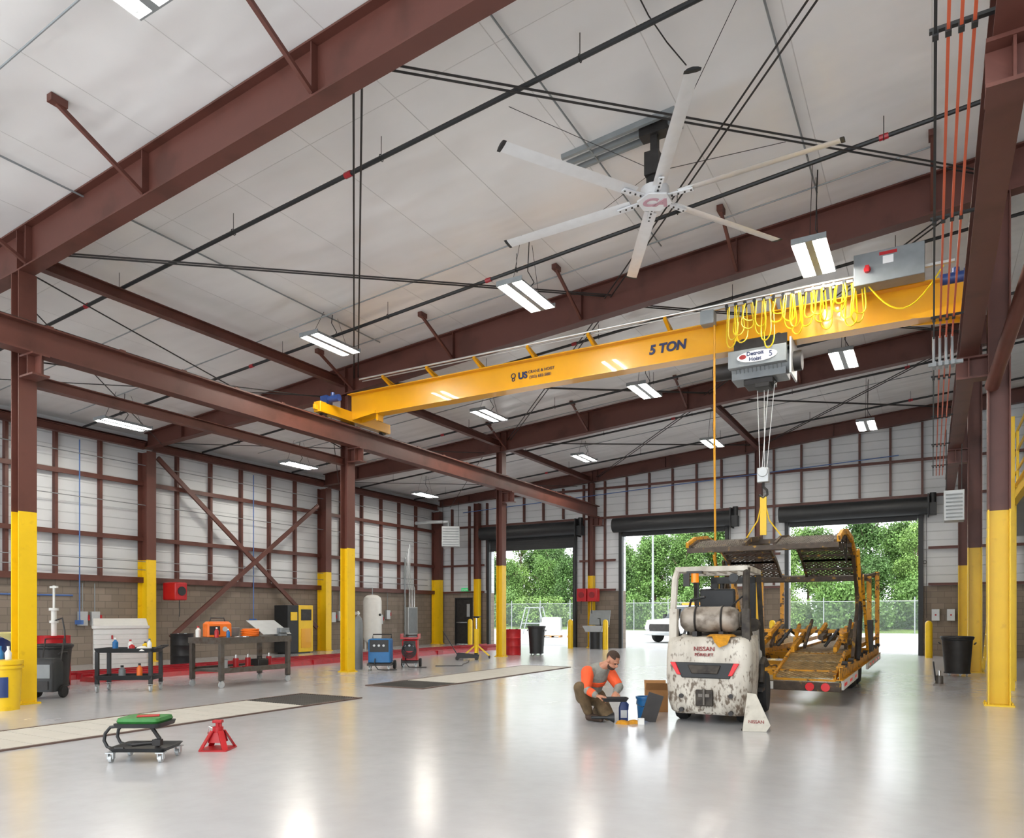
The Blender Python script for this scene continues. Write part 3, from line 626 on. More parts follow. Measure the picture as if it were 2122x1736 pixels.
for s in (-1,1):
    mk('side_rail',M().ib((s*1.22,0,.5),(s*1.22,9.6,.5),.1,.22,.015),TRY,T)
    a,b=(-1.15,-.25) if s<0 else (.25,1.15)
    track(a,b,[(.02,.42),(1.5,.72)],DECKY,'loading_ramp',step=.25); track(a,b,[(1.55,.74),(5,.76),(9.5,.8)],DECKY,'lower_track',step=.3)
    track(a,b,UP,DECK,'upper_track',rim=TRD,step=.25,rw=.08); track(a,b,[(3.9,2.18),(6.5,2.3),(9.4,2.5)],DECK,'upper_track',rim=TRD,step=.4,rw=.08)
    m=M()
    for p0,p1 in zip(UP,UP[1:]): m.bar((s*1.2,p0[0],p0[1]+.05),(s*1.2,p1[0],p1[1]+.05),.05,.09)
    mk('upper_side_rail',m,TRY,T)
    mk('lift_post',M().bb((s*1.2-.05,3.5,.6),(s*1.2+.05,3.62,2.3)),TRY,T); mk('post_brace',M().bar((s*1.2,3.5,1.5),(s*1.2,2.6,2.5),.05,.06),TRD,T)
    mk('swing_arm',M().bar((s*1.26,1.7,.66),(s*1.26,3.3,2.3),.05,.08),TRD,T); mk('swing_arm',M().bar((s*1.26,5.2,.6),(s*1.26,3.75,2.2),.05,.08),TRY,T)
    mk('swing_arm',M().bar((s*1.3,2.6,.66),(s*1.3,3.0,1.5),.05,.08),TRD,T); mk('swing_arm',M().bar((s*1.3,3.0,1.5),(s*1.3,2.3,2.6),.05,.07),TRY,T)
    mk('hydraulic_ram',M().cyl((s*1.29,2.3,.6),(s*1.29,2.8,1.5),.045).cyl((s*1.29,2.8,1.5),(s*1.29,3.1,2.2),.025),DRK,T)
    mk('middle_post',M().bb((s*1.2-.05,6.4,.6),(s*1.2+.05,6.52,2.3)),TRY,T); mk('front_post',M().bb((s*1.2-.05,9.3,.6),(s*1.2+.05,9.42,2.55)),TRY,T)
    mk('side_skirt',M().bb((s*1.25-.02,.1,.24),(s*1.25+.02,2.7,.39)).bb((s*1.25-.02,5.1,.24),(s*1.25+.02,9.5,.39)),WHT,T,kind='stuff')
    for i in range(10):
        if 2.6<.25+i*.9<5.1: continue
        mk('reflector',M().bb((s*1.275-.003,.25+i*.9,.29),(s*1.275+.003,.6+i*.9,.34)),LAMPR,T)
    for y in (3.25,4.35):
        mk('wheel',M().lathe((s*1.05,y,.38),[(.18,-.13),(.34,-.13),(.38,-.09),(.38,.09),(.34,.13),(.18,.13)],26,'x'),RUB,T)
        mk('wheel_hub',M().lathe((s*1.05,y,.38),[(.03,-.12),(.18,-.12),(.18,.12),(.07,.09),(.07,.15),(.03,.15)],18,'x'),WHT,T)
    mk('fender',M().tube([(s*1.1,2.75,.55),(s*1.1,3.0,.8),(s*1.1,3.8,.84),(s*1.1,4.6,.8),(s*1.1,4.85,.55)],.045,6),TRY,T)
    m=M()
    for i in range(9): m.cyl((s*1.22,.4+i*1.02,.64),(s*1.3,.4+i*1.02,.64),.04,n=8); m.bb((s*1.25-.04,.37+i*1.02,.58),(s*1.25+.04,.43+i*1.02,.64))
    mk('ratchet_winch',m,DRK,T,kind='stuff')
for y in (.4,1.5,2.6,5.1,6.4,8.0,9.5): mk('crossmember',M().bb((-1.2,y-.04,.42),(1.2,y+.04,.52)),TRY,T)
for y,z in ((.12,2.52),(1.3,2.73),(2.2,2.68),(3.56,2.14),(6.46,2.24),(9.36,2.44)): mk('upper_crossmember',M().bb((-1.2,y-.04,z-.04),(1.2,y+.04,z+.04)),TRD,T)
mk('rear_bumper',M().bb((-1.25,-.06,.22),(1.25,.02,.36)),TRD,T,bev=.01)
for q in (.8,1.03,-.8,-1.03): mk('tail_light',M().cyl((q,-.1,.29),(q,-.06,.29),.065,n=18),LAMPR,T)
mk('license_light_bar',M().bb((-.25,-.08,.23),(.25,-.06,.35)),WHT,T)
rt=random.Random(5); m=M(); m2=M()
for i in range(40):
    x=rt.choice((-1.1,-.7,-.25,.25,.7,1.1))+rt.uniform(-.08,.08); y=rt.uniform(1.5,3.6); z=.84+rt.uniform(0,.22); a=rt.uniform(-.15,.15)
    (m if i%2 else m2).bar((x,y,z),(x+math.sin(a)*.5,y+math.cos(a)*.8,z+rt.uniform(-.02,.2)),.06,.08)
for x in (-1.0,-.3,.3,1.0): m.bar((x,1.5,.8),(x,3.5,1.15),.06,.1); m2.bar((x+.1,2.2,.82),(x+.1,3.2,1.3),.05,.07)
m.bar((-1.1,2.9,1.1),(1.1,2.9,1.1),.07,.07)
mk('folded_arms',m,TRY,T,kind='stuff'); mk('folded_levers',m2,TRD,T,kind='stuff')
m=M()
for x in (-.9,.0,.8): m.tube([(x,1.8,.85),(x+.2,2.0,1.15),(x+.1,2.6,1.1),(x+.3,3.1,.85)],.025)
mk('hydraulic_hose',m,BLK,T,kind='stuff')
mk('control_tower',M().bb((1.22,5.6,.6),(1.32,6.0,1.3)),DRK,T)
mk('safety_chain',M().tube([(1.2,.5,2.66),(1.24,.9,2.3),(1.2,1.3,2.76)],.012),DRK,T)
# ---------------- floor pits
PFR=pm('pit_frame_brown','#5d4b44',.6)
def pit(y0,y1,gy0,gy1,nm):
    e=thing('pit_cover',nm,'floor cover',(-9.1,(y0+y1)/2,0),group='service pit covers'); o=-(y0+y1)/2
    m=M(); 
    n=int((y1-y0)/.3)
    for i in range(n):
        a=y0+i*(y1-y0)/n; 
        if gy0-.05<=a+.02<gy1-.1: continue
        m.bb((-.655,a+o+.006,.001),(.655,a+o+(y1-y0)/n-.006,.014))
    mk('cover_plank',m,PLK,e,kind='stuff')
    mk('pit_frame',M().bb((-.71,y0+o,0.001),(-.66,y1+o,.018)).bb((.66,y0+o,0.001),(.71,y1+o,.018)).bb((-.71,y1+o,0.001),(.71,y1+o+.05,.018)).bb((-.71,y0+o-.05,0.001),(.71,y0+o,.018)),PFR,e)
    mk('grate_backing',M().bb((-.655,gy0+o,.001),(.655,gy1+o,.006)),DRK,e); mk('grate',M().bb((-.65,gy0+o,.01),(.65,gy1+o,.018)),GRATE,e)
pit(-2,9.5,8.3,9.5,'pit cover of pale planks with dark grate at its end'); pit(11.3,17.8,11.3,12.5,'long pit cover of pale planks with dark end grate')
for i,x in enumerate((-15.45,-16.5)):
    m=M().loft([[V(x+a,y,b) for a,b in ((-.3,.0),(-.26,.1),(.26,.1),(.3,0))] for y in (9.0,27)])
    m.bar((x-.22,9.0,.12),(x-.22,27,.12),.06,.06).bar((x+.22,9.0,.12),(x+.22,27,.12),.06,.06)
    for j in range(6): m.bb((x-.32,9.2+j*3,.0),(x+.32,9.5+j*3,.13))
    mk('lift_runway',m,FRD,label='long low red steel lift runway on the floor',cat='vehicle lift',group='floor lift runways')
def caster(e,x,y,r=.06,h=.12):
    mk('caster',M().cyl((x-.015,y,r),(x+.015,y,r),r,n=14).bb((x-.03,y-.02,r),(x-.02,y+.02,h)).bb((x+.02,y-.02,r),(x+.03,y+.02,h)).bb((x-.04,y-.04,h-.01),(x+.04,y+.04,h)),LGR,e)
# stool
Q=thing('mechanic_stool','rolling mechanic stool with green seat and tool tray','stool',(-6.75,4.5,0),TH)
mk('seat',M().loft([rr(-.2,.2,-.17,.17,.05,.37),rr(-.21,.21,-.18,.18,.05,.39),rr(-.2,.2,-.17,.17,.05,.42)]),GRN,Q)
mk('seat_tray',M().loft([rr(-.22,.22,-.19,.19,.05,.33),rr(-.23,.23,-.2,.2,.05,.37)]),BLK,Q)
mk('bottom_tray',M().loft([rr(-.24,.26,-.2,.2,.05,.1),rr(-.27,.29,-.23,.23,.05,.14),rr(-.25,.27,-.21,.21,.04,.135),rr(-.22,.24,-.19,.19,.04,.115)],True),BLK,Q)
for s in (-.12,.12): mk('frame_tube',M().tube([(-.2,s,.34),(-.28,s,.33),(-.33,s,.27),(-.34,s,.2),(-.31,s,.14),(-.25,s,.12),(-.15,s,.12)],.016,8),BLK,Q)
mk('gas_post',M().tube([(.12,0,.12),(.14,0,.2),(.05,0,.33)],.02,8),DRK,Q)
for a,b in ((-.24,-.18),(.24,-.18),(-.24,.18),(.24,.18)): caster(Q,a,b,.035,.1)
mk('magazine',M().box((.03,0,.427),(.2,.12,.008),Matrix.Rotation(.4,3,'Z')),RDP,Q)
m=M(); m.tube([(-.1,-.05,.145),(.0,-.06,.16),(.12,-.04,.165)],.02,8).box((.14,-.04,.17),(.08,.06,.06)); mk('air_gun',m,DRK,Q)
# jack stand
J=thing('jack_stand','red steel jack stand','jack stand',(-6.56,5.2,0),.5)
m=M()
m.loft([rr(-.15,.15,-.15,.15,.02,0),rr(-.15,.15,-.15,.15,.02,.015)]).cyl((0,0,.12),(0,0,.24),.055,n=14)
for a,b in ((-1,-1),(1,-1),(1,1),(-1,1)): m.bar((a*.13,b*.13,.01),(a*.045,b*.045,.2),.06,.012)
m.loft([rr(-.08,.08,-.08,.08,.01,.08),rr(-.055,.055,-.055,.055,.01,.18)])
mk('base',m,RDP,J); mk('ratchet_post',M().cyl((0,0,.2),(0,0,.3),.025).bb((-.05,-.03,.28),(.05,.03,.31)).bb((.02,-.015,.2),(.04,.015,.28)),RDP,J,bev=.004)
mk('handle',M().tube([(-.055,0,.22),(-.1,0,.24),(-.11,0,.16)],.008),CHR,J)
# ---------------- generic containers
def drum(name,loc,r,h,mat,label,cat='drum',lid=None,rim=True):
    e=thing(name,label,cat,loc)
    p=[(.02,0),(r,0),(r*1.02,.01),(r,.03),(r,h*.33),(r*1.03,h*.345),(r,h*.36),(r,h*.64),(r*1.03,h*.655),(r,h*.67),(r,h-.02),(r*1.02,h-.01),(r*1.02,h),(r*.95,h),(r*.94,h-.02),(.02,h-.02)]
    mk('body',M().lathe((0,0,0),p,24),mat,e)
    if lid: mk('bung',M().cyl((r*.5,0,h-.02),(r*.5,0,h+.02),.04).cyl((-r*.6,0,h-.02),(-r*.6,0,h+.01),.025),lid,e)
    return e
def bin_(name,loc,r,h,mat,label,wheels=True):
    e=thing(name,label,'trash can',loc)
    mk('body',M().lathe((0,0,.08 if wheels else 0),[(.02,0),(r*.8,0),(r*.98,h-.08),(r*1.06,h-.08),(r*1.06,h-.02),(r*.98,h-.02),(r*.96,h-.06),(.02,h-.12)],24),mat,e)
    mk('bag',M().lathe((0,0,0),[(r*.95,h-.05),(r*1.1,h+.04),(r*1.02,h+.065),(r*.9,h+.02),(r*.5,h-.02),(.02,h-.03)],18),BLK,e)
    for s in (-1,1): mk('handle',M().tube([(s*r*1.04,-.08,h-.12),(s*r*1.16,-.06,h-.08),(s*r*1.16,.06,h-.08),(s*r*1.04,.08,h-.12)],.014),mat,e)
    if wheels:
        mk('dolly',M().cyl((0,0,.06),(0,0,.085),r*.85,n=20),BLK,e)
        for k in range(5): a=k*2*PI/5; caster(e,r*.6*math.cos(a),r*.6*math.sin(a),.03,.065)
    return e
bin_('trash_can',(.5,19.9,0),.32,.85,DRK,'dark grey round trash can with black liner on dolly')
bin_('trash_can',(-14.45,7.75,0),.32,.8,DRK,'dark grey trash can with black liner beside the column')
bin_('trash_can',(-12.0,22.7,0),.3,.95,BLK,'black trash can beside a red drum')
drum('steel_drum',(-12.7,22.3,0),.26,.9,RDP,'red steel drum near the column',lid=BLK)
drum('steel_drum',(-17.6,12.8,0),.29,.9,BLK,'black oil drum near the wall',lid=LGR)
e=drum('oil_pump_drum',(-15.25,8.2,.0),.29,1.0,RDP,'red oil drum with tall white hand pump','drum pump')
mk('pump',M().cyl((0,0,.96),(0,0,1.5),.05,n=14).cyl((0,0,1.5),(0,0,1.55),.09,n=14).cyl((0,0,1.55),(0,0,2.0),.022).cyl((0,0,1.25),(0,0,1.3),.08).bb((-.12,-.02,1.95),(.12,.02,1.99)),WHT,e)
mk('hose',M().tube([(.05,0,1.3),(.3,0,1.35),(.38,0,1.1),(.33,.05,.6),(.36,.1,.02)],.016),BLK,e)
drum('plastic_drum',(-16.3,7.6,0),.29,.95,DBL,'blue plastic drum standing by the wall',lid=BLK)
drum('plastic_drum',(-17.2,8.5,0),.29,.95,DBL,'blue plastic drum standing by the wall',lid=BLK)
e=thing('yellow_bin','yellow plastic pail drum with dark blue label','bin',(-12.05,5.75,0))
mk('body',M().lathe((0,0,0),[(.02,0),(.21,0),(.24,.62),(.26,.62),(.26,.66),(.24,.66),(.24,.68),(.26,.68),(.26,.74),(.02,.75)],26),YEL,e)
mk('label_sticker',M().add([(V(math.cos(a)*.241,math.sin(a)*.241,z)) for z in (.2,.5) for a in [math.radians(-65+i*9) for i in range(7)]],[(i,i+1,i+8,i+7) for i in range(6)]),DBL,e)
mk('bottle',M().lathe((-.08,0,.75),[(.04,0),(.045,.1),(.015,.15),(.02,.2),(.01,.2)],12),BLU,e)
mk('bottle',M().lathe((.08,.03,.75),[(.04,0),(.045,.1),(.015,.15),(.02,.2),(.01,.2)],12),WHT,e)
e=thing('wheeled_charger','black wheeled shop battery charger cart','charger',(-13.05,6.9,0),TH)
mk('case',M().loft([rr(-.2,.2,-.15,.15,.03,.12),rr(-.2,.2,-.15,.15,.03,.6),rr(-.17,.17,-.1,.1,.03,.68)]),BLK,e)
mk('front_panel',M().bb((-.15,-.16,.35),(.15,-.15,.58)),GRY,e)
mk('handle',M().tube([(-.16,.12,.6),(-.16,.22,1.0),(.16,.22,1.0),(.16,.12,.6)],.014),DRK,e)
for s in (-1,1): mk('wheel',M().lathe((s*.22,.1,.11),[(.02,-.03),(.1,-.03),(.11,0),(.1,.03),(.02,.03)],18,'x'),RUB,e)
mk('vent',M().bb((-.12,-.165,.16),(.12,-.15,.3)),DRK,e)
e=thing('oil_drain_funnel','cream round drain funnel on a wheeled stand','oil drain',(-14.0,6.85,0))
mk('funnel',M().lathe((0,0,1.0),[(.03,-.15),(.05,-.05),(.26,.08),(.28,.1),(.26,.11),(.02,.02)],22),pm('cream_plastic','#cfc580',.4),e); mk('stand',M().cyl((0,0,.2),(0,0,.9),.03).cyl((0,0,.0),(0,0,.25),.22,n=18),BLK,e)
# utility cart
U=thing('utility_cart','black two-shelf rolling utility cart with bottles','cart',(-13.0,8.35,0),math.radians(35))
for z in (.22,.72): mk('shelf',M().loft([rr(-.5,.5,-.27,.27,.05,z),rr(-.52,.52,-.29,.29,.05,z+.08),rr(-.48,.48,-.25,.25,.04,z+.08),rr(-.48,.48,-.25,.25,.04,z+.03)]),BLK,U)
for a in (-.47,.47):
    for b in (-.24,.24): mk('leg',M().bb((a-.03,b-.03,.12),(a+.03,b+.03,.74)),BLK,U); caster(U,a,b,.055,.14)
mk('handle',M().tube([(.5,-.2,.78),(.62,-.2,.84),(.62,.2,.84),(.5,.2,.78)],.018),BLK,U)
def bottle(loc,r,h,mat,lab,cap=WHT):
    e=thing('bottle',lab,'bottle',loc); mk('body',M().lathe((0,0,0),[(.01,0),(r,0),(r,h*.65),(r*.4,h*.8),(r*.4,h*.86),(.01,h*.86)],14),mat,e); mk('cap',M().lathe((0,0,h*.86),[(.01,0),(r*.45,0),(r*.45,h*.14),(.01,h*.14)],12),cap,e)
bottle((-13.2,8.2,.75),.05,.24,BLU,'blue spray bottle on the black cart'); bottle((-13.05,8.4,.75),.045,.2,WHT,'white bottle on the black cart',RDP); bottle((-12.85,8.3,.75),.05,.14,RDP,'red can on the black cart',WHT)
bottle((-12.9,8.6,.75),.05,.16,YEL,'yellow can on the black cart',BLK); bottle((-12.7,8.55,.75),.04,.22,WHT,'clear bottle on the black cart',BLU)
bottle((-13.15,8.3,.25),.06,.22,GRY,'grey can on the cart lower shelf',BLK); bottle((-12.85,8.45,.25),.05,.26,ORG,'orange bottle on the cart lower shelf',BLK)
mk('shop_rag',M().loft([rr(-.12,.12,-.1,.1,.04,0),rr(-.1,.08,-.07,.08,.04,.06),rr(-.04,.04,-.03,.03,.02,.09)]),WHT,loc=(-12.65,8.38,.75),label='crumpled white shop rag on the cart',cat='rag')
# parts washer
e=thing('parts_washer','white ribbed plastic parts washer cabinet with lid','parts washer',(-17.65,11.1,0),math.radians(60))
m=M(); L=[]
for z in range(8): L+=[rr(-.6,.6,-.45,.45,.06,.1+z*.12),rr(-.6,.6,-.45,.45,.06,.2+z*.12),rr(-.585,.585,-.435,.435,.06,.205+z*.12),rr(-.585,.585,-.435,.435,.06,.215+z*.12)]
L+=[rr(-.6,.6,-.45,.45,.06,1.06),rr(-.63,.63,-.48,.48,.06,1.08),rr(-.63,.63,-.48,.48,.06,1.14)]; m.loft(L); mk('body',m,WHT,e)
mk('lid',M().prism([(-.48,1.14),(.48,1.14),(.48,1.32),(.3,1.32)],-.6,.6,'x'),WHT,e,bev=.02); mk('base',M().bb((-.5,-.38,0),(.5,.38,.1)),DRK,e)
mk('spigot',M().tube([(-.2,-.46,.9),(-.2,-.55,.9),(-.2,-.56,.82)],.02),RDP,e)
# workbench
B=thing('steel_workbench','heavy steel rolling welding bench with lower shelf','workbench',(-12.33,10.35,0))
mk('top',M().bb((-.48,-.9,.93),(.48,.9,.97)).bb((-.48,-.9,.85),(-.44,.9,.93)).bb((.44,-.9,.85),(.48,.9,.93)).bb((-.44,-.9,.85),(.44,-.86,.93)).bb((-.44,.86,.85),(.44,.9,.93)),STL,B)
for a in (-.43,.43):
    for b in (-.84,.84): mk('leg',M().bb((a-.04,b-.04,.14),(a+.04,b+.04,.86)),STL,B); caster(B,a,b,.065,.15)
mk('shelf',M().bb((-.42,-.82,.3),(.42,.82,.34)).bb((-.46,-.86,.28),(-.42,.86,.38)).bb((.42,-.86,.28),(.46,.86,.38)),STL,B)
mk('vise',M().bb((.3,.62,.97),(.46,.8,1.02)).bb((.36,.6,1.02),(.42,.82,1.14)).bb((.44,.6,1.04),(.5,.82,1.14)).cyl((.5,.71,1.07),(.62,.71,1.07),.015),BOXG,B,bev=.005)
e=thing('portable_compressor','orange boxy portable machine on the bench','machine',(-12.45,9.85,.97),math.radians(70))
mk('case',M().loft([rr(-.24,.24,-.16,.16,.04,0.01),rr(-.24,.24,-.16,.16,.04,.26),rr(-.2,.2,-.12,.12,.04,.31)]),ORG,e); mk('gauge',M().cyl((.1,-.17,.16),(.1,-.15,.16),.05),LGR,e); mk('face_panel',M().bb((-.2,-.17,.05),(.0,-.155,.22)),DRK,e)
mk('handle',M().tube([(-.15,0,.3),(-.13,0,.38),(.13,0,.38),(.15,0,.3)],.015),BLK,e)
e=thing('metal_pan','grey round metal pan on the bench','pan',(-12.62,10.3,.97)); mk('pan_body',M().lathe((0,0,0),[(.01,0),(.16,0),(.18,.18),(.19,.18),(.17,.02),(.01,.02)],20),GRY,e)
m=M()
for i in range(6): m.torus((.02*(i%2),0,.02+i*.025),.17-.012*(i%2),.015,'z',22,6)
mk('air_hose',m,ORG,loc=(-12.2,10.45,.97),label='coiled orange air hose on the bench',cat='hose')
mk('sheet_metal',M().box((0,0,.16),(.6,.75,.01),Matrix.Rotation(.5,3,'Y')).bar((-.1,-.2,0),(-.02,-.2,.12),.03,.02),LGR,loc=(-12.2,10.95,.99),label='bent pale sheet metal panel on the bench',cat='sheet metal')
bottle((-12.15,9.6,.97),.04,.2,RDP,'red spray can on the steel bench',WHT); bottle((-12.0,9.75,.97),.035,.17,BLU,'blue spray can on the steel bench',WHT); bottle((-12.7,9.6,.97),.05,.22,WHT,'white bottle on the steel bench',RDP)
mk('wrench',M().bar((0,0,.01),(.25,.1,.01),.025,.012).cyl((0,0,0),(0,0,.02),.03,n=6).cyl((.25,.1,0),(.25,.1,.02),.03,n=6),CHR,loc=(-12.1,10.0,.97),label='steel wrench lying on the bench',cat='wrench')
for i,(y,mt,l) in enumerate(((10.1,RDP,'red metal bottle jack under the bench'),(10.4,RDP,'red metal bottle jack under the bench'),(10.7,DRK,'dark tool case under the bench'),(9.8,LGR,'pale metal tin under the bench'),(10.95,RDP,'red metal bottle jack under the bench'))):
    e=thing('bottle_jack' if mt is RDP else 'tool_case' if mt is DRK else 'paint_tin',l,'jack' if mt is RDP else 'case' if mt is DRK else 'tin',(-12.2,y,.34))
    if mt is RDP: mk('body',M().bb((-.08,-.08,0),(.08,.08,.03)).cyl((0,0,.03),(0,0,.2),.055,n=14),mt,e); mk('ram',M().cyl((0,0,.2),(0,0,.27),.02),CHR,e)
    elif mt is DRK: mk('body',M().bb((-.12,-.13,0),(.12,.13,.16)),mt,e,bev=.015); mk('handle',M().tube([(0,-.06,.16),(0,-.05,.2),(0,.05,.2),(0,.06,.16)],.01),BLK,e)
    else: mk('body',M().cyl((0,0,0),(0,0,.18),.08,n=16),mt,e); mk('lid',M().cyl((0,0,.18),(0,0,.19),.085,n=16),GRY,e)
e=thing('air_compressor_cabinet','tall yellow and black air compressor cabinet','compressor',(-20.2,19.3,0))
mk('cabinet',M().bb((-.35,-.1,.05),(.35,.6,1.75)),YEL,e,bev=.02); mk('side_case',M().bb((-.35,-.62,.05),(.35,-.12,1.75)),BLK,e,bev=.02)
mk('vent',M().bb((.35,.0,1.2),(.365,.5,1.6)),DRK,e); mk('control_panel',M().bb((.35,-.5,1.2),(.37,-.2,1.5)),YEL,e); mk('drawer',M().bb((.35,.0,.2),(.365,.5,.9)),CRY,e); mk('foot',M().bb((-.3,-.5,0),(.3,.5,.05)),BLK,e)
e=thing('storage_tank','tall white cylindrical air receiver tank','tank',(-20.1,23.5,0))
mk('tank_body',M().lathe((0,0,0),[(.02,.22),(.25,.25),(.36,.36),(.38,.5),(.38,1.95),(.35,2.1),(.22,2.2),(.02,2.23)],26),WHT,e)
for a in range(4): mk('leg',M().bar((.28*math.cos(a*PI/2+.7),.28*math.sin(a*PI/2+.7),0),(.28*math.cos(a*PI/2+.7),.28*math.sin(a*PI/2+.7),.35),.06,.04),WHT,e)
mk('outlet_pipe',M().tube([(0,0,2.2),(0,0,2.5),(-.45,0,2.5)],.025),GRY,e); mk('pressure_gauge',M().cyl((.38,0,1.4),(.43,0,1.4),.05),BLK,e)
def welder(loc,rz,mat,lab,sz=(.28,.4,.6)):
    e=thing('welding_machine',lab,'welder',loc,rz); a,b,h=sz
    mk('case',M().loft([rr(-a,a,-b*.6,b*.6,.03,.2),rr(-a,a,-b*.6,b*.6,.03,.2+h-.03),rr(-a+.03,a-.03,-b*.6+.03,b*.6-.03,.03,.2+h)]),mat,e)
    mk('front_panel',M().bb((-a+.04,-b*.6-.01,.2+h*.45),(a-.04,-b*.6,.17+h)),BLK,e)
    for x in (-.12,0,.12): mk('knob',M().cyl((x,-b*.6-.04,.2+h*.72),(x,-b*.6-.01,.2+h*.72),.03),LGR,e)
    mk('chassis',M().bb((-a-.02,-b*.6-.05,.12),(a+.02,b*.9,.18)),DRK,e)
    mk('handle',M().tube([(-a+.04,b*.5,.2+h),(-a+.04,b*.6,.3+h),(a-.04,b*.6,.3+h),(a-.04,b*.5,.2+h)],.014),DRK,e)
    for s in (-1,1): mk('wheel',M().lathe((s*(a+.04),b*.6,.12),[(.02,-.03),(.11,-.03),(.12,0),(.11,.03),(.02,.03)],18,'x'),RUB,e); caster(e,s*(a-.04),-b*.5,.05,.12)
    mk('cable',M().tube([(-.1,-b*.6,.3),(-.1,-b*.6-.1,.15),(.0,-b*.6-.12,.03),(.2,-b*.6-.1,.02),(.45,-b*.6,.02)],.014),BLK,e)
    return e
welder((-12.28,14.68,0),TH,BLU,'blue wheeled welding machine beside the column')
e=thing('gas_bottle','tall grey welding gas cylinder','gas bottle',(-12.98,14.62,0)); mk('bottle_body',M().lathe((0,0,0),[(.02,0),(.11,0),(.115,.03),(.115,1.2),(.09,1.32),(.04,1.38),(.03,1.4),(.02,1.4)],20),BOXG,e); mk('valve',M().cyl((0,0,1.4),(0,0,1.5),.03).bb((-.03,-.08,1.43),(.03,.03,1.47)),CHR,e); mk('regulator',M().cyl((0,-.1,1.45),(0,-.07,1.45),.04),ALU,e)
e=welder((-12.15,15.75,0),TH,RDP,'red wheeled welding machine with coiled cables',(.2,.32,.55))
m=M()
for i in range(4): m.torus((0,-.24-.02*i,.55-.03*i),.16+.01*i,.014,'y',22,6)
mk('cable_coil',m,BLK,e); mk('top_tray',M().bb((-.24,-.22,.77),(.24,.25,.8)).bb((-.24,-.22,.8),(-.22,.25,.9)).bb((.22,-.22,.8),(.24,.25,.9)),RDP,e)
mk('power_cable',M().tube([(-11.8,16.4,.012),(-11.2,16.8,.012),(-11.5,17.3,.012),(-11.9,18.2,.012),(-12.4,19,.012)],.012),BLK,loc=(0,0,0),label='black power cable lying on the floor',cat='cable')
e=thing('transmission_jack','tall yellow transmission jack on a wide base','jack',(-12.8,20.05,0))
mk('post',M().cyl((0,0,.1),(0,0,.95),.07,n=14),YEL,e); mk('ram',M().cyl((0,0,.95),(0,0,1.3),.03),CHR,e); mk('saddle',M().cyl((0,0,1.3),(0,0,1.34),.1).bb((-.12,-.12,1.34),(.12,.12,1.36)),BLK,e)
for k in range(4):
    a=k*PI/2+.5; mk('leg',M().bar((0,0,.45),(.42*math.cos(a),.42*math.sin(a),.08),.04,.05),YEL,e); mk('wheel',M().cyl((.42*math.cos(a)-.015,.42*math.sin(a),.045),(.42*math.cos(a)+.015,.42*math.sin(a),.045),.045),DRK,e)
e=thing('floor_jack','low black trolley jack on the floor','jack',(-12.6,19.2,0),TH)
mk('frame',M().prism([(-.35,.06),(.35,.06),(.38,.16),(-.3,.22)],-.15,-.12).prism([(-.35,.06),(.35,.06),(.38,.16),(-.3,.22)],.12,.15).bb((-.3,-.12,.08),(0,.12,.18)),BLK,e); mk('handle',M().cyl((-.3,0,.15),(-.75,0,.9),.015),BLK,e)
mk('saddle',M().cyl((.28,0,.17),(.28,0,.21),.06),DRK,e)
for a in (-.3,.3):
    for b in (-.17,.17): mk('wheel',M().cyl((a,b-.02,.06),(a,b+.02,.06),.06),DRK,e)
e=thing('parts_sink','grey parts washing sink with raised lid on black barrel','parts washer',(-12.0,27.9,0))
mk('barrel',M().lathe((0,0,0),[(.02,0),(.26,0),(.26,.7),(.02,.72)],20),BLK,e); mk('basin',M().loft([rr(-.35,.35,-.28,.28,.04,.7),rr(-.46,.46,-.36,.36,.04,.95),rr(-.43,.43,-.33,.33,.04,.95),rr(-.33,.33,-.26,.26,.04,.75)]),LGR,e)
mk('lid',M().box((0,.42,1.28),(.9,.04,.62),Matrix.Rotation(-.25,3,'X')),GRY,e); mk('faucet',M().tube([(.1,.25,.95),(.1,.2,1.25),(.1,0,1.25)],.02),BLK,e)
e=thing('hose_reel_cabinet','red enclosed hose reel pair on the column','hose reel',(-12.55,28.4,1.95))
for s in (-1,1): mk('reel_case',M().bb((s*.24-.22,-.2,0),(s*.24+.22,.14,.55)),RDP,e,bev=.03); mk('reel_opening',M().cyl((s*.24,-.22,.28),(s*.24,-.2,.28),.13),pm('dark_red_paint','#7a1218',.4),e); mk('hose',M().tube([(s*.24,-.2,.03),(s*.24,-.22,-.3),(s*.24,-.2,-.5)],.015),BLK,e)
e=thing('hose_reel','red enclosed hose reel mounted on the wall column','hose reel',(-20.1,14.45,1.85)); mk('reel_case',M().bb((-.4,-.22,0),(.22,.2,.55)),RDP,e,bev=.04); mk('reel_face',M().cyl((.22,0,.28),(.235,0,.28),.14),BLK,e); mk('hose',M().tube([(.1,0,.02),(.12,0,-.3),(.1,0,-.5)],.014),BLK,e)
for x,y in ((-13.1,27.8),(-11.45,27.6),(-.1,27.6),(-5.05,27.9),(-18.15,27.9),(-6.6,27.9)):
    mk('bollard',M().lathe((0,0,0),[(.02,0),(.11,0),(.11,1.1),(.095,1.16),(.055,1.2),(.02,1.21)],18),YEL,loc=(x,y,0),label='yellow rounded steel safety bollard beside the roll-up door',cat='bollard',group='door bollards')
def heater(loc,rz,w,h,lab):
    e=thing('unit_heater',lab,'heater',loc,rz); mk('casing',M().bb((-w/2,-.25,0),(w/2,.25,h)),LGR,e,bev=.01)
    m=M()
    for i in range(7): m.bar((-w/2+.04,-.27,.08+i*(h-.14)/6.5),(w/2-.04,-.27,.08+i*(h-.14)/6.5),.03,.03)
    mk('louvre',m,GRY,e); m=M()
    for a in (-w/2+.05,w/2-.05): m.cyl((a,0,h),(a,0,min(h+1.5,zc(loc[0])-loc[2]-.5)),.01,n=6)
    mk('hanger',m,DRK,e); return e
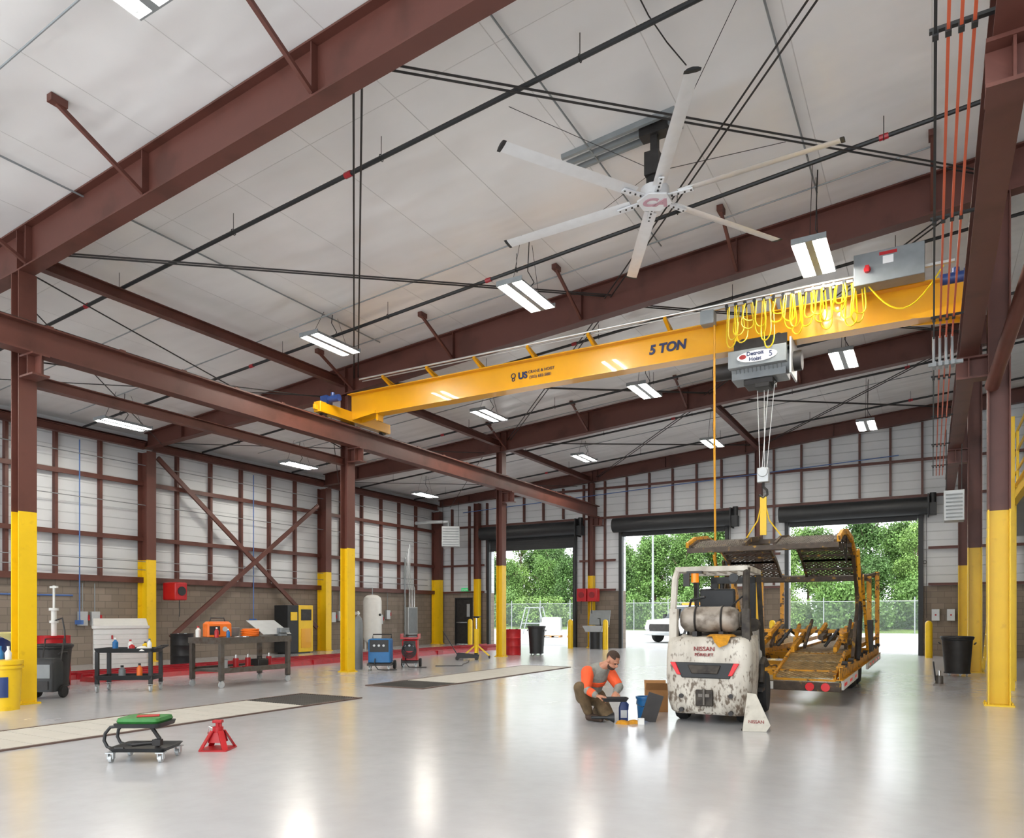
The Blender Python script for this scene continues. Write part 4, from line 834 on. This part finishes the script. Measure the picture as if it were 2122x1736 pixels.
e=heater((-18.8,27.3,4.45),.6,.8,.9,'grey suspended unit heater with louvred front'); mk('flue_pipe',M().tube([(-.1,.2,.9),(-.1,.2,1.15),(-1.0,.4,1.15),(-1.6,.9,1.15)],.08,10),LGR,e)
heater((.45,20.55,3.65),0,.42,.72,'grey suspended unit heater beside the column')
e=thing('electrical_panel','grey wall electrical panel with conduits','electrical panel',(XL+.07,26.9,0)); mk('cabinet',M().bb((0,-.35,.5),(.22,.35,1.75)),LGR,e,bev=.01); mk('panel_door',M().bb((.22,-.3,.55),(.235,.3,1.7)),GRY,e)
m=M()
for i in range(4): m.tube([(.2,-.25+i*.13,1.75),(.2,-.25+i*.13,2.6),(.2,-.5+i*.1,3.2),(.2,-.5+i*.1,4.0+i*.2)],.025)
mk('conduit',m,ALU,e,kind='stuff'); mk('pedestal',M().bb((0.02,-.3,0),(.2,.3,.5)),GRY,e)
for y,z in ((11.95,1.1),(12.3,1.1),(21.9,1.1),(22.3,1.15),(24.8,1.0),(25.3,1.2)):
    e=thing('switch_box','small grey electrical disconnect box on block wall','switch box',(XL+.065,y,z),group='wall switch boxes'); mk('box',M().bb((0,-.12,0),(.12,.12,.4)),LGR,e,bev=.01); mk('lever',M().bb((.1,.12,.15),(.14,.16,.3)),RDP,e); mk('conduit',M().cyl((.05,0,.4),(.05,0,1.2),.014,n=6),GRY,e)
for x in (.1,.55):
    e=thing('switch_box','small grey door control box on block wall','switch box',(x,YB-.065,1.2),group='door control boxes'); mk('box',M().bb((-.12,-.12,0),(.12,0,.4)),LGR,e,bev=.01); mk('button',M().cyl((0,-.14,.2),(0,-.12,.2),.03),RDP,e)
for loc in ((-18.5,YB-.24,.85),(.62,27.3,0.0)):
    e=thing('fire_extinguisher','red fire extinguisher by the wall','fire extinguisher',loc,group='fire extinguishers'); mk('cylinder_body',M().lathe((0,0,0),[(.02,0),(.085,.01),(.085,.42),(.05,.5),(.02,.52)],16),RDP,e); mk('valve',M().bb((-.03,-.02,.52),(.05,.02,.56)).bb((-.02,-.06,.56),(.02,.08,.59)),BLK,e); mk('hose',M().tube([(.04,0,.54),(.12,0,.45),(.1,0,.15)],.012),BLK,e)
    if loc[2]>0: mk('wall_bracket',M().bb((-.03,.08,.1),(.03,.17,.5)),GRY,e)
e=thing('bottle_jack','small rusty bottle jack with upright handle','jack',(.12,17.0,0)); mk('body',M().bb((-.1,-.1,0),(.1,.1,.04)).cyl((0,0,.04),(0,0,.2),.07,n=14),STL,e); mk('ram',M().cyl((0,0,.2),(0,0,.3),.03),CHR,e); mk('handle',M().cyl((-.06,-.02,.1),(-.1,-.05,.48),.014),BLK,e)
# mezzanine
Z=thing('mezzanine','yellow railed storage mezzanine on posts','mezzanine',(1.5,15,0))
mk('deck',M().bb((0,0,3.8),(7,12,4.0)),GRY,Z); mk('edge_beam',M().ib((0,0,3.9),(0,12,3.9),.12,.3,.015).ib((0,0,3.9),(7,0,3.9),.12,.3,.015),YEL,Z)
for y in (.1,4,8,11.9): mk('post',M().bb((-.06,y-.06,0),(.06,y+.06,3.75)),YEL,Z)
m=M()
for z in (4.35,4.75,5.15): m.cyl((0,0,z),(0,12,z),.025,n=8).cyl((0,0,z),(5,0,z),.025,n=8)
for i in range(9): m.cyl((0,i*1.5,4),(0,i*1.5,5.15),.025,n=8)
for i in range(1,4): m.cyl((i*1.5,0,4),(i*1.5,0,5.15),.025,n=8)
mk('railing',m,YEL,Z)
e=thing('access_ladder','yellow fixed access ladder up to the mezzanine','ladder',(1.3,16.7,0))
for q in (-.22,.22): mk('rail',M().bb((-.03,q-.02,0),(.03,q+.02,5.1)),YEL,e)
m=M()
for i in range(16): m.cyl((0,-.22,.3+i*.3),(0,.22,.3+i*.3),.014,n=6)
mk('rung',m,YEL,e,kind='stuff')
S_=thing('storage_rack','steel storage rack with shelves under the mezzanine','shelf rack',(2.45,18.5,0))
for x in (-.4,.4):
    for y in (-1.5,1.5): mk('upright',M().bb((x-.04,y-.04,0),(x+.04,y+.04,3.0)),YEL,S_)
for z in (.2,1.0,1.8,2.6): mk('shelf',M().bb((-.42,-1.5,z),(.42,1.5,z+.05)),LGR,S_)
for i in range(9):
    z=(.25,1.05,1.85)[i%3]; y=18.5-1.0+(i//3)*.95
    mk('storage_box',M().loft([rr(-.25,.25,-.28,.28,.03,0),rr(-.28,.28,-.32,.32,.03,.4),rr(-.3,.3,-.34,.34,.03,.41),rr(-.3,.3,-.34,.34,.03,.45)]),(CARD,BLU,GRY)[i%3],loc=(2.45,y,z),label=('brown carton','blue plastic tote','grey plastic tote')[i%3]+' stored on the steel rack',cat='box',group='boxes on the storage rack')
e=thing('step_ladder','yellow leaning ladder between the columns','ladder',(1.15,22.6,0))
mk('rail',M().bar((-.0,-.25,0),(.25,-.25,3.2),.04,.07),YEL,e); mk('rail',M().bar((0,.25,0),(.25,.25,3.2),.04,.07),YEL,e); m=M()
for i in range(10): m.cyl((.02+i*.023,-.25,.3+i*.3),(.02+i*.023,.25,.3+i*.3),.018,n=6)
mk('rung',m,YEL,e)
# ---------------- floor clutter by forklift
def jug(loc,rz,w,d,h,mat,lab):
    e=thing('oil_jug',lab,'jug',loc,rz); mk('body',M().loft([rr(-w,w,-d,d,.02,0),rr(-w,w,-d,d,.02,h*.6),rr(-w*.7,w*.7,-d*.7,d*.7,.02,h*.82),rr(-.025,.025,-.025,.025,.01,h*.9)]),mat,e); mk('cap',M().cyl((0,0,h*.9),(0,0,h),.03),WHT,e)
    mk('handle',M().tube([(w*.6,0,h*.85),(w*1.05,0,h*.75),(w*.95,0,h*.5)],.012),mat,e); mk('sticker',M().bb((-w*.7,-d-.003,h*.15),(w*.7,-d,h*.5)),LGR,e)
jug((-3.6,9.3,0),TH,.06,.04,.29,DBL,'dark blue oil jug standing on the floor')
e=thing('blue_pail','blue plastic pail with bottles beside the forklift','pail',(-3.42,9.66,0)); mk('pail_body',M().lathe((0,0,0),[(.01,0),(.1,0),(.12,.27),(.13,.27),(.13,.3),(.11,.3),(.09,.02),(.01,.02)],20),BLU,e); mk('pail_handle',M().tube([(-.12,0,.26),(-.1,-.08,.2),(0,-.13,.17),(.1,-.08,.2),(.12,0,.26)],.005),CHR,e)
e=thing('cardboard_box','open brown cardboard box beside the forklift','box',(-3.55,10.5,0),.4); mk('box_body',M().bb((-.16,-.16,0),(.16,.16,.02)).bb((-.16,-.16,.02),(-.15,.16,.32)).bb((.15,-.16,.02),(.16,.16,.32)).bb((-.15,-.16,.02),(.15,-.15,.32)).bb((-.15,.15,.02),(.15,.16,.32)),CARD,e)
for a,b in (((-.16,-.16),(.16,-.16)),((-.16,.16),(.16,.16))): s=1 if a[1]>0 else -1; mk('flap',M().add([(a[0],a[1],.32),(b[0],b[1],.32),(b[0],b[1]+s*.1,.43),(a[0],a[1]+s*.1,.43)],[(0,1,2,3)]),CARD,e)
mk('floor_plate',M().box((0,0,.19),(.2,.02,.38),Matrix.Rotation(.3,3,'Y')),DRK,loc=(-3.22,9.36,0),rotz=math.radians(25),label='dark removed floor plate leaning against the forklift',cat='panel')
e=thing('nameplate_panel','white removed forklift side panel standing on the floor','panel',(-1.86,9.22,0),math.radians(20))
mk('panel',M().prism([(-.16,0),(.12,0),(.17,.08),(-.0,.46),(-.1,.47)],-.012,.012),pm('scuffed_white_paint','#c2bdb0',.5,0,.12,9,dirt='#7d705f',da=(.58,.72)),e,bev=.004)
text('NISSAN',.055,MX((.0,-.016,.12),(1,0,0),(0,0,1)),TXR,e); mk('rear_flange',M().bar((-.1,.03,.1),(-.05,.03,.4),.02,.06).bb((-.16,.0,0),(.12,.09,.02)),FLD,e)
mk('small_carton',M().loft([rr(-.04,.04,-.03,.03,.004,0),rr(-.04,.04,-.03,.03,.004,.08)]),WHT,loc=(-3.28,9.1,0),rotz=.5,label='small white carton on the floor',cat='box')
e=thing('funnel','black plastic funnel lying on the floor','funnel',(-3.72,9.0,0),.5); mk('funnel_body',M().lathe((0,0,.07),[(.02,-.2),(.02,0),(.07,.1),(.065,.1),(.015,0),(.015,-.2)],16,'x'),BLK,e)
for i,(x,y) in enumerate(((-3.5,9.02),(-3.38,9.12))):
    mk('shop_rag',M().loft([rr(-.09,.09,-.06,.06,.03,0),rr(-.07,.06,-.04,.05,.03,.035),rr(-.03,.02,-.02,.02,.01,.05)]),RAG,loc=(x,y,0),rotz=i*.8,label='crumpled yellow shop rag on the floor',cat='rag',group='floor rags')
# ---------------- person
def evmesh(o):
    dg=bpy.context.evaluated_depsgraph_get(); me=bpy.data.meshes.new_from_object(o.evaluated_get(dg)); bpy.data.objects.remove(o); return me
def caps(m,pts,rs,n=14):
    pts=[Vector(p) for p in pts]
    for i,(p,r) in enumerate(zip(pts,rs)):
        m.ell(p,(r,r,r),n,8)
        if i: m.cyl(pts[i-1],p,rs[i-1],r,n)
    return m
def finish(name,m,mat,parent,vox=None,sm=0):
    me=bpy.data.meshes.new(name); me.from_pydata([tuple(v) for v in m.v],[],m.f)
    bm=bmesh.new(); bm.from_mesh(me); bmesh.ops.recalc_face_normals(bm,faces=bm.faces); bm.to_mesh(me); bm.free()
    o=bpy.data.objects.new(name,me); COL.objects.link(o)
    if vox:
        r=o.modifiers.new('r','REMESH'); r.mode='VOXEL'; r.voxel_size=vox
        if sm: q=o.modifiers.new('q','SMOOTH'); q.iterations=sm; q.factor=.5
        me=evmesh(o); o=bpy.data.objects.new(name,me); COL.objects.link(o)
    me.materials.clear(); me.materials.append(mat); me.polygons.foreach_set('use_smooth',[True]*len(me.polygons)); o.parent=parent; return o
P=thing('person','bearded man crouching in grey and orange shirt holding black pan','person',(-3.95,9.2,0),TH)
def p(u,v,w): return V(u,-v,w)
pel=p(-.07,-.12,.33); sp=p(-.05,-.07,.47); ch=p(.0,.0,.62); tp=p(.04,.03,.69); nk=p(.10,.06,.745); hd=p(.17,.1,.78)
rs=p(-.12,.12,.65); ls=p(.18,-.07,.64); re=p(-.17,.27,.44); le=p(.30,.06,.45); rw=p(-.04,.40,.37); lw=p(.23,.23,.39)
rh=p(-.16,-.06,.31); lh=p(.03,-.14,.29); rk=p(-.25,.26,.46); lk=p(.13,.22,.1); ra=p(-.11,.1,.1); la=p(.03,-.2,.09)
SX=V(.84,.54,0)
def torso(m,rows,n=20):
    ls_=[]
    pts=[r[0] for r in rows]
    for i,(c,a,b) in enumerate(rows):
        d=(pts[min(i+1,len(pts)-1)]-pts[max(i-1,0)]).normalized(); fw=SX.cross(d).normalized()
        ls_.append([c+SX*(a*math.cos(2*PI*j/n))+fw*(b*math.sin(2*PI*j/n)) for j in range(n)])
    m.loft(ls_); return m
body=M(); torso(body,[(pel-V(0,0,.08),.1,.09),(pel,.15,.12),(sp,.14,.11),(ch,.16,.11),(tp,.14,.09),(nk,.06,.06)])
caps(body,[nk-V(.02,0,.02),hd],[.058,.055]); 
for s_,e_,w_,h_,k_,a_ in ((rs,re,rw,rh,rk,ra),(ls,le,lw,lh,lk,la)):
    caps(body,[ch*.4+s_*.6,s_,(s_+e_)/2,e_,(e_*.7+w_*.3),w_],[.06,.058,.05,.04,.041,.027]); caps(body,[pel,h_,(h_+k_)/2,k_,(k_*.65+a_*.35),a_],[.1,.095,.08,.058,.055,.04])
hf=V(.5,-.55,-.68).normalized(); hs=hf.cross(V(0,0,1)).normalized(); hu=hs.cross(hf).normalized(); HC=hd+hu*.06+hf*.015
HM=Matrix(((hs.x,hf.x,hu.x,HC.x),(hs.y,hf.y,hu.y,HC.y),(hs.z,hf.z,hu.z,HC.z),(0,0,0,1)))
hm=M().ell((0,-.01,.02),(.075,.093,.098),20,14).ell((0,.03,-.06),(.055,.06,.062),16,10).ell((0,.098,-.015),(.014,.024,.024),10,8).ell((0,.088,-.055),(.026,.012,.01),10,6).ell((0,.075,.025),(.055,.018,.012),10,6)
for s in (-1,1): hm.ell((s*.078,-.005,-.01),(.012,.022,.032),10,8)
body.add([HM@v for v in hm.v],hm.f)
def hand(wr,dirv,nrm,side):
    d=dirv.normalized(); n=(nrm-d*nrm.dot(d)).normalized(); s=d.cross(n)
    pc=wr+d*.05; mm=M().ell((0,0,0),(.042,.058,.018),12,8); Mx=Matrix(((s.x,d.x,n.x,pc.x),(s.y,d.y,n.y,pc.y),(s.z,d.z,n.z,pc.z),(0,0,0,1))); body.add([Mx@v for v in mm.v],mm.f)
    for o,l in ((-.034,.065),(-.0115,.08),(.0115,.075),(.034,.06)):
        a=pc+d*.035+s*o; b=a+d*l*.5-n*.006; c=b+d*l*.22-n*l*.35; e=c-n*l*.35-d*.006
        caps(body,[a,b,c,e],[.0098,.009,.0085,.0075],8)
    a=pc-d*.02+s*side*.032; caps(body,[a,a+d*.03+s*side*.026-n*.008,a+d*.058+s*side*.022-n*.03],[.014,.0115,.009],8)
hand(rw,V(.9,-.15,-.2),V(-.2,-.2,1),1); hand(lw,V(-.25,-.85,-.3),V(0,-.3,1),-1)
finish('body',body,SKN,P,.005,2)
q=M().ell((0,-.02,.035),(.081,.097,.092),20,14)
keep=[f for f in q.f if all((q.v[i].z>.045 and q.v[i].y<.06) or (q.v[i].y<-.02 and q.v[i].z>-.05) for i in f)]
hh=M(); hh.add([HM@v for v in q.v],keep); finish('hair',hh,HAIR,P)
q=M().ell((0,.033,-.075),(.058,.066,.052),18,12); keep=[f for f in q.f if all(q.v[i].z<-.055 or (q.v[i].y<.05 and q.v[i].z<-.035) for i in f)]; bd=M(); bd.add([HM@v for v in q.v],keep); finish('beard',bd,HAIR,P)
for s in (-1,1):
    ey=M(); e_=M().ell((s*.03,.083,.005),(.012,.008,.006),8,6); ey.add([HM@v for v in e_.v],e_.f); finish('eye',ey,BLK,P)
sh=M(); torso(sh,[(pel-V(0,0,.02),.175,.145),(pel+V(0,0,.06),.175,.14),(sp,.165,.13),(ch,.185,.135),(tp,.155,.11),(nk-V(.01,0,.01),.075,.072)])
caps(sh,[ch*.4+rs*.6,rs,(rs+re)/2,re,re*.3+rw*.7,re*.12+rw*.88],[.085,.083,.07,.06,.05,.042]); caps(sh,[ch*.4+ls*.6,ls,(ls+le)/2,le,le*.3+lw*.7,le*.12+lw*.88],[.085,.083,.07,.06,.05,.042])
finish('shirt',sh,SHT,P,.008,3)
hv=M(); caps(hv,[rs+V(-.01,0,.0),rs*.5+re*.5,rs*.05+re*.95],[.09,.079,.068]); finish('hi_vis_panel',hv,HIV,P,.008,2)
hv=M(); caps(hv,[ls*.85+le*.15,ls*.2+le*.8],[.086,.071]); finish('hi_vis_panel',hv,HIV,P,.008,2)
hv=M(); caps(hv,[re*.6+rw*.4,re*.35+rw*.65],[.058,.054]); finish('hi_vis_cuff',hv,HIV,P,.008,2)
hv=M(); torso(hv,[(sp*.75+ch*.25,.182,.141),(sp*.35+ch*.65,.191,.148)]); finish('hi_vis_stripe',hv,HIV,P,.008,1)
tr=M(); tr.ell(pel-V(0,0,.03),(.17,.15,.13),18,12)
for h_,k_,a_ in ((rh,rk,ra),(lh,lk,la)): caps(tr,[pel*.4+h_*.6,h_,(h_+k_)/2,k_,(k_+a_)/2,a_*.9+k_*.1],[.125,.12,.1,.082,.075,.066])
for v in tr.v: v.z=max(v.z,.012)
finish('trousers',tr,PNT,P,.008,3)
for a,t in ((ra,p(.03,.24,.04)),(la,p(-.02,-.33,.04))):
    b=M(); caps(b,[a+V(0,0,.02),V(a.x,a.y,.05),a*.4+t*.6-V(0,0,.015),t],[.055,.05,.048,.04]); 
    for v in b.v: v.z=max(v.z,.002)
    finish('boot',b,BOOT,P,.006,1)
e=thing('drain_pan','black rectangular plastic pan held in both hands','pan',(0,0,0),TH); e.location=P.location+Matrix.Rotation(TH,3,'Z')@V(.19,-.44,.3)
mk('pan_body',M().loft([rr(-.14,.14,-.07,.07,.02,0),rr(-.17,.17,-.1,.1,.02,.05),rr(-.16,.16,-.09,.09,.02,.05),rr(-.13,.13,-.06,.06,.02,.01)]),BLK,e)
# ---------------- outside
def tree(h,rw,n,seed=0):
    rnd=random.Random(seed); blobs=[]
    for i in range(16):
        t=rnd.uniform(.2,1); rad=rw*(1-.6*abs(t-.5))*.9; a=rnd.uniform(0,2*PI); d=rnd.uniform(.1,.65)*rad
        blobs.append((V(d*math.cos(a),d*math.sin(a),h*t*.88),rnd.uniform(.3,.55)*rw))
    m=M(); vs=[];fs=[]
    for i in range(n):
        c,r=rnd.choice(blobs); dv=V(rnd.gauss(0,1),rnd.gauss(0,1),rnd.gauss(0,.9)).normalized()*r*rnd.uniform(.6,1.15); q=c+dv
        if q.z<.05: q.z=.05+abs(q.z)
        sz=rnd.uniform(.06,.13); a=V(rnd.gauss(0,1),rnd.gauss(0,1),rnd.gauss(0,1)).normalized(); b=a.cross(V(rnd.gauss(0,1),rnd.gauss(0,1),rnd.gauss(0,1))).normalized()
        k=len(vs); vs+=[q-a*sz,q-b*sz*.6,q+a*sz,q+b*sz*.6]; fs.append((k,k+1,k+2,k+3))
    m.v=vs; m.f=fs; m.mi=[0]*len(fs); return m
protos=[]
for i,(h,r,n) in enumerate(((9,2.2,11000),(10.5,2.4,12000),(8,2.5,11000),(2.8,2.0,6500),(2.2,1.7,5500))):
    big=i<3
    e=thing('tree' if big else 'bush','tall leafy green deciduous tree behind the yard fence' if big else 'rounded leafy green bush along the fence','tree' if big else 'bush',(0,0,0),group='trees beyond the yard' if big else 'bushes beyond the yard')
    mk('foliage',tree(h,r,n,seed=i+3),LEAF[i%3],e,flat=True)
    if big:
        tm=M().cyl((0,0,-.3),(.1,.05,h*.8),.16,.05,n=8)
        for k in range(6): a=k*1.05; tm.cyl((.04,.02,h*(.25+.08*k)),(math.cos(a)*1.4,math.sin(a)*1.4,h*(.42+.08*k)),.06,.02,n=6)
        mk('trunk',tm,TRUNK,e)
    protos.append(e)
used=[0]*5
def place(i,x,y,s):
    z=0 if y<62 else (y-62)/13*1.2
    z-=.08
    e=protos[i] if not used[i] else dup(protos[i]); used[i]=1; e.location=(x,y,z); e.rotation_euler[2]=random.uniform(0,6.28); e.scale=(s,s,s*random.uniform(.9,1.1))
for row,(y,st) in enumerate(((69,3.8),(75,4.0),(82,4.4))):
    x=-54
    while x<5: place(random.randrange(3),x+random.uniform(-.8,.8),y+random.uniform(-1.5,1.5),random.uniform(.72,1.12)+row*.12); x+=st
x=-46
while x<3: place(3+random.randrange(2),x,64.5+random.uniform(-1,1.5),random.uniform(.9,1.3)); x+=2.8
e=thing('chain_link_fence','tall galvanised chain link fence around the yard','fence',(-22,60.5,-.02))
mk('fence_mesh',M().add([(-34,0,0),(30,0,0),(30,0,2.4),(-34,0,2.4)],[(0,1,2,3)]),FENCE,e,flat=True); m=M()
for i in range(22): m.cyl((-34+i*3.05,0,0),(-34+i*3.05,0,2.7),.04,n=6)
m.cyl((-34,0,2.4),(30,0,2.4),.03,n=6); mk('fence_post',m,GRY,e)
mk('utility_pole',M().cyl((0,0,-.02),(0,0,9),.11,.07,n=10).bar((-.6,0,8.3),(.6,0,8.3),.08,.1),GRY,loc=(-19.2,56,0),label='slender grey light pole in the yard',cat='pole')
e=thing('pickup_truck','white service pickup truck parked in the yard','pickup truck',(-10.9,38.0,-.02),math.radians(-20))
body=[(-2.6,.45),(-2.6,.95),(-2.5,1.15),(-1.3,1.2),(-.95,1.25),(1.0,1.25),(2.6,1.2),(2.65,.5)]; cab=[(-1.1,1.2),(-.55,1.85),(.75,1.88),(.98,1.2)]; wr=.4; hw=.98
CARW=pm('car_white_paint','#b9babb',.25,0,.03,3,coat=.5)
mk('vehicle_body',M().prism(body,-hw,hw,'x'),CARW,e,bev=.06); mk('cabin',M().loft([[V(s*(hw-.04-(.16 if q in cab[1:3] else 0)),q[0],q[1]) for q in cab] for s in (-1,1)]),GLS,e,bev=.02)
mk('roof',M().loft([rr(-hw+.2,hw-.2,cab[1][0],cab[2][0],.08,cab[1][1]-.01),rr(-hw+.24,hw-.24,cab[1][0]+.05,cab[2][0]-.05,.08,cab[1][1]+.05)]),CARW,e)
for y in (-1.7,1.7):
    for s in (-1,1): mk('wheel',M().lathe((s*(hw-.1),y,wr),[(.02,-.12),(wr*.6,-.11),(wr*.95,-.12),(wr,-.07),(wr,.07),(wr*.95,.12),(wr*.6,.11),(.02,.12)],20,'x'),RUB,e); mk('hubcap',M().cyl((s*(hw+.03)-.01,y,wr),(s*(hw+.03)+.01,y,wr),wr*.55),LGR,e)
mk('grille',M().bb((-hw*.7,-2.63,.6),(hw*.7,-2.6,.95)),DRK,e); mk('front_bumper',M().bb((-hw,-2.72,.38),(hw,-2.62,.56)),LGR,e,bev=.03)
for s in (-1,1): mk('headlight',M().bb((s*hw*.85-.12,-2.65,.68),(s*hw*.85+.12,-2.58,.88)),CHR,e); mk('mirror',M().bb((s*(hw+.12)-.08,-.9,1.2),(s*(hw+.12)+.08,-.8,1.45)),BLK,e)
mk('side_trim',M().bb((-hw-.005,-2.0,.5),(hw+.005,2.0,.56)),DRK,e)
mk('light_bar',M().bb((-.5,-.2,1.93),(.5,0,2.05)),AMB,e); mk('rack',M().bar((-.8,1.0,1.2),(-.8,1.0,2.1),.05,.05).bar((.8,1.0,1.2),(.8,1.0,2.1),.05,.05).bar((-.8,1.0,2.1),(.8,1.0,2.1),.05,.05),DRK,e)
for i,(x,y,h) in enumerate(((-20.6,41,1.25),(-19.1,41.6,1.1),(-21.8,43,.9))):
    e=thing('wrapped_pallet','pallet of white wrapped material stacked in the yard','pallet',(x,y,-.02),.3,group='wrapped pallets in the yard')
    mk('pallet_base',M().bb((-.6,-.5,0),(-.5,.5,.1)).bb((-.05,-.5,0),(.05,.5,.1)).bb((.5,-.5,0),(.6,.5,.1)).bb((-.6,-.5,.1),(.6,.5,.13)),CARD,e)
    mk('wrapped_load',M().loft([rr(-.58,.58,-.48,.48,.06,.13),rr(-.6,.6,-.5,.5,.08,h*.5),rr(-.56,.56,-.47,.47,.08,h-.05),rr(-.48,.48,-.4,.4,.08,h)]),CARW,e)
e=thing('steel_rack_frame','pale metal stillage frame standing by the fence','rack',(-24.5,46,-.02),.2)
m=M()
for a in (-1,1):
    for b in (-.5,.5): m.bar((a,b,0),(a*.5,b,1.9),.06,.06)
m.bar((-.5,-.5,1.9),(.5,-.5,1.9),.06,.06).bar((-.5,.5,1.9),(.5,.5,1.9),.06,.06).bar((-.8,-.5,.8),(.8,-.5,.8),.05,.05).bar((-.8,.5,.8),(.8,.5,.8),.05,.05).bar((-.5,-.5,1.9),(-.5,.5,1.9),.05,.05).bar((.5,-.5,1.9),(.5,.5,1.9),.05,.05)
mk('frame',m,GRY,e)
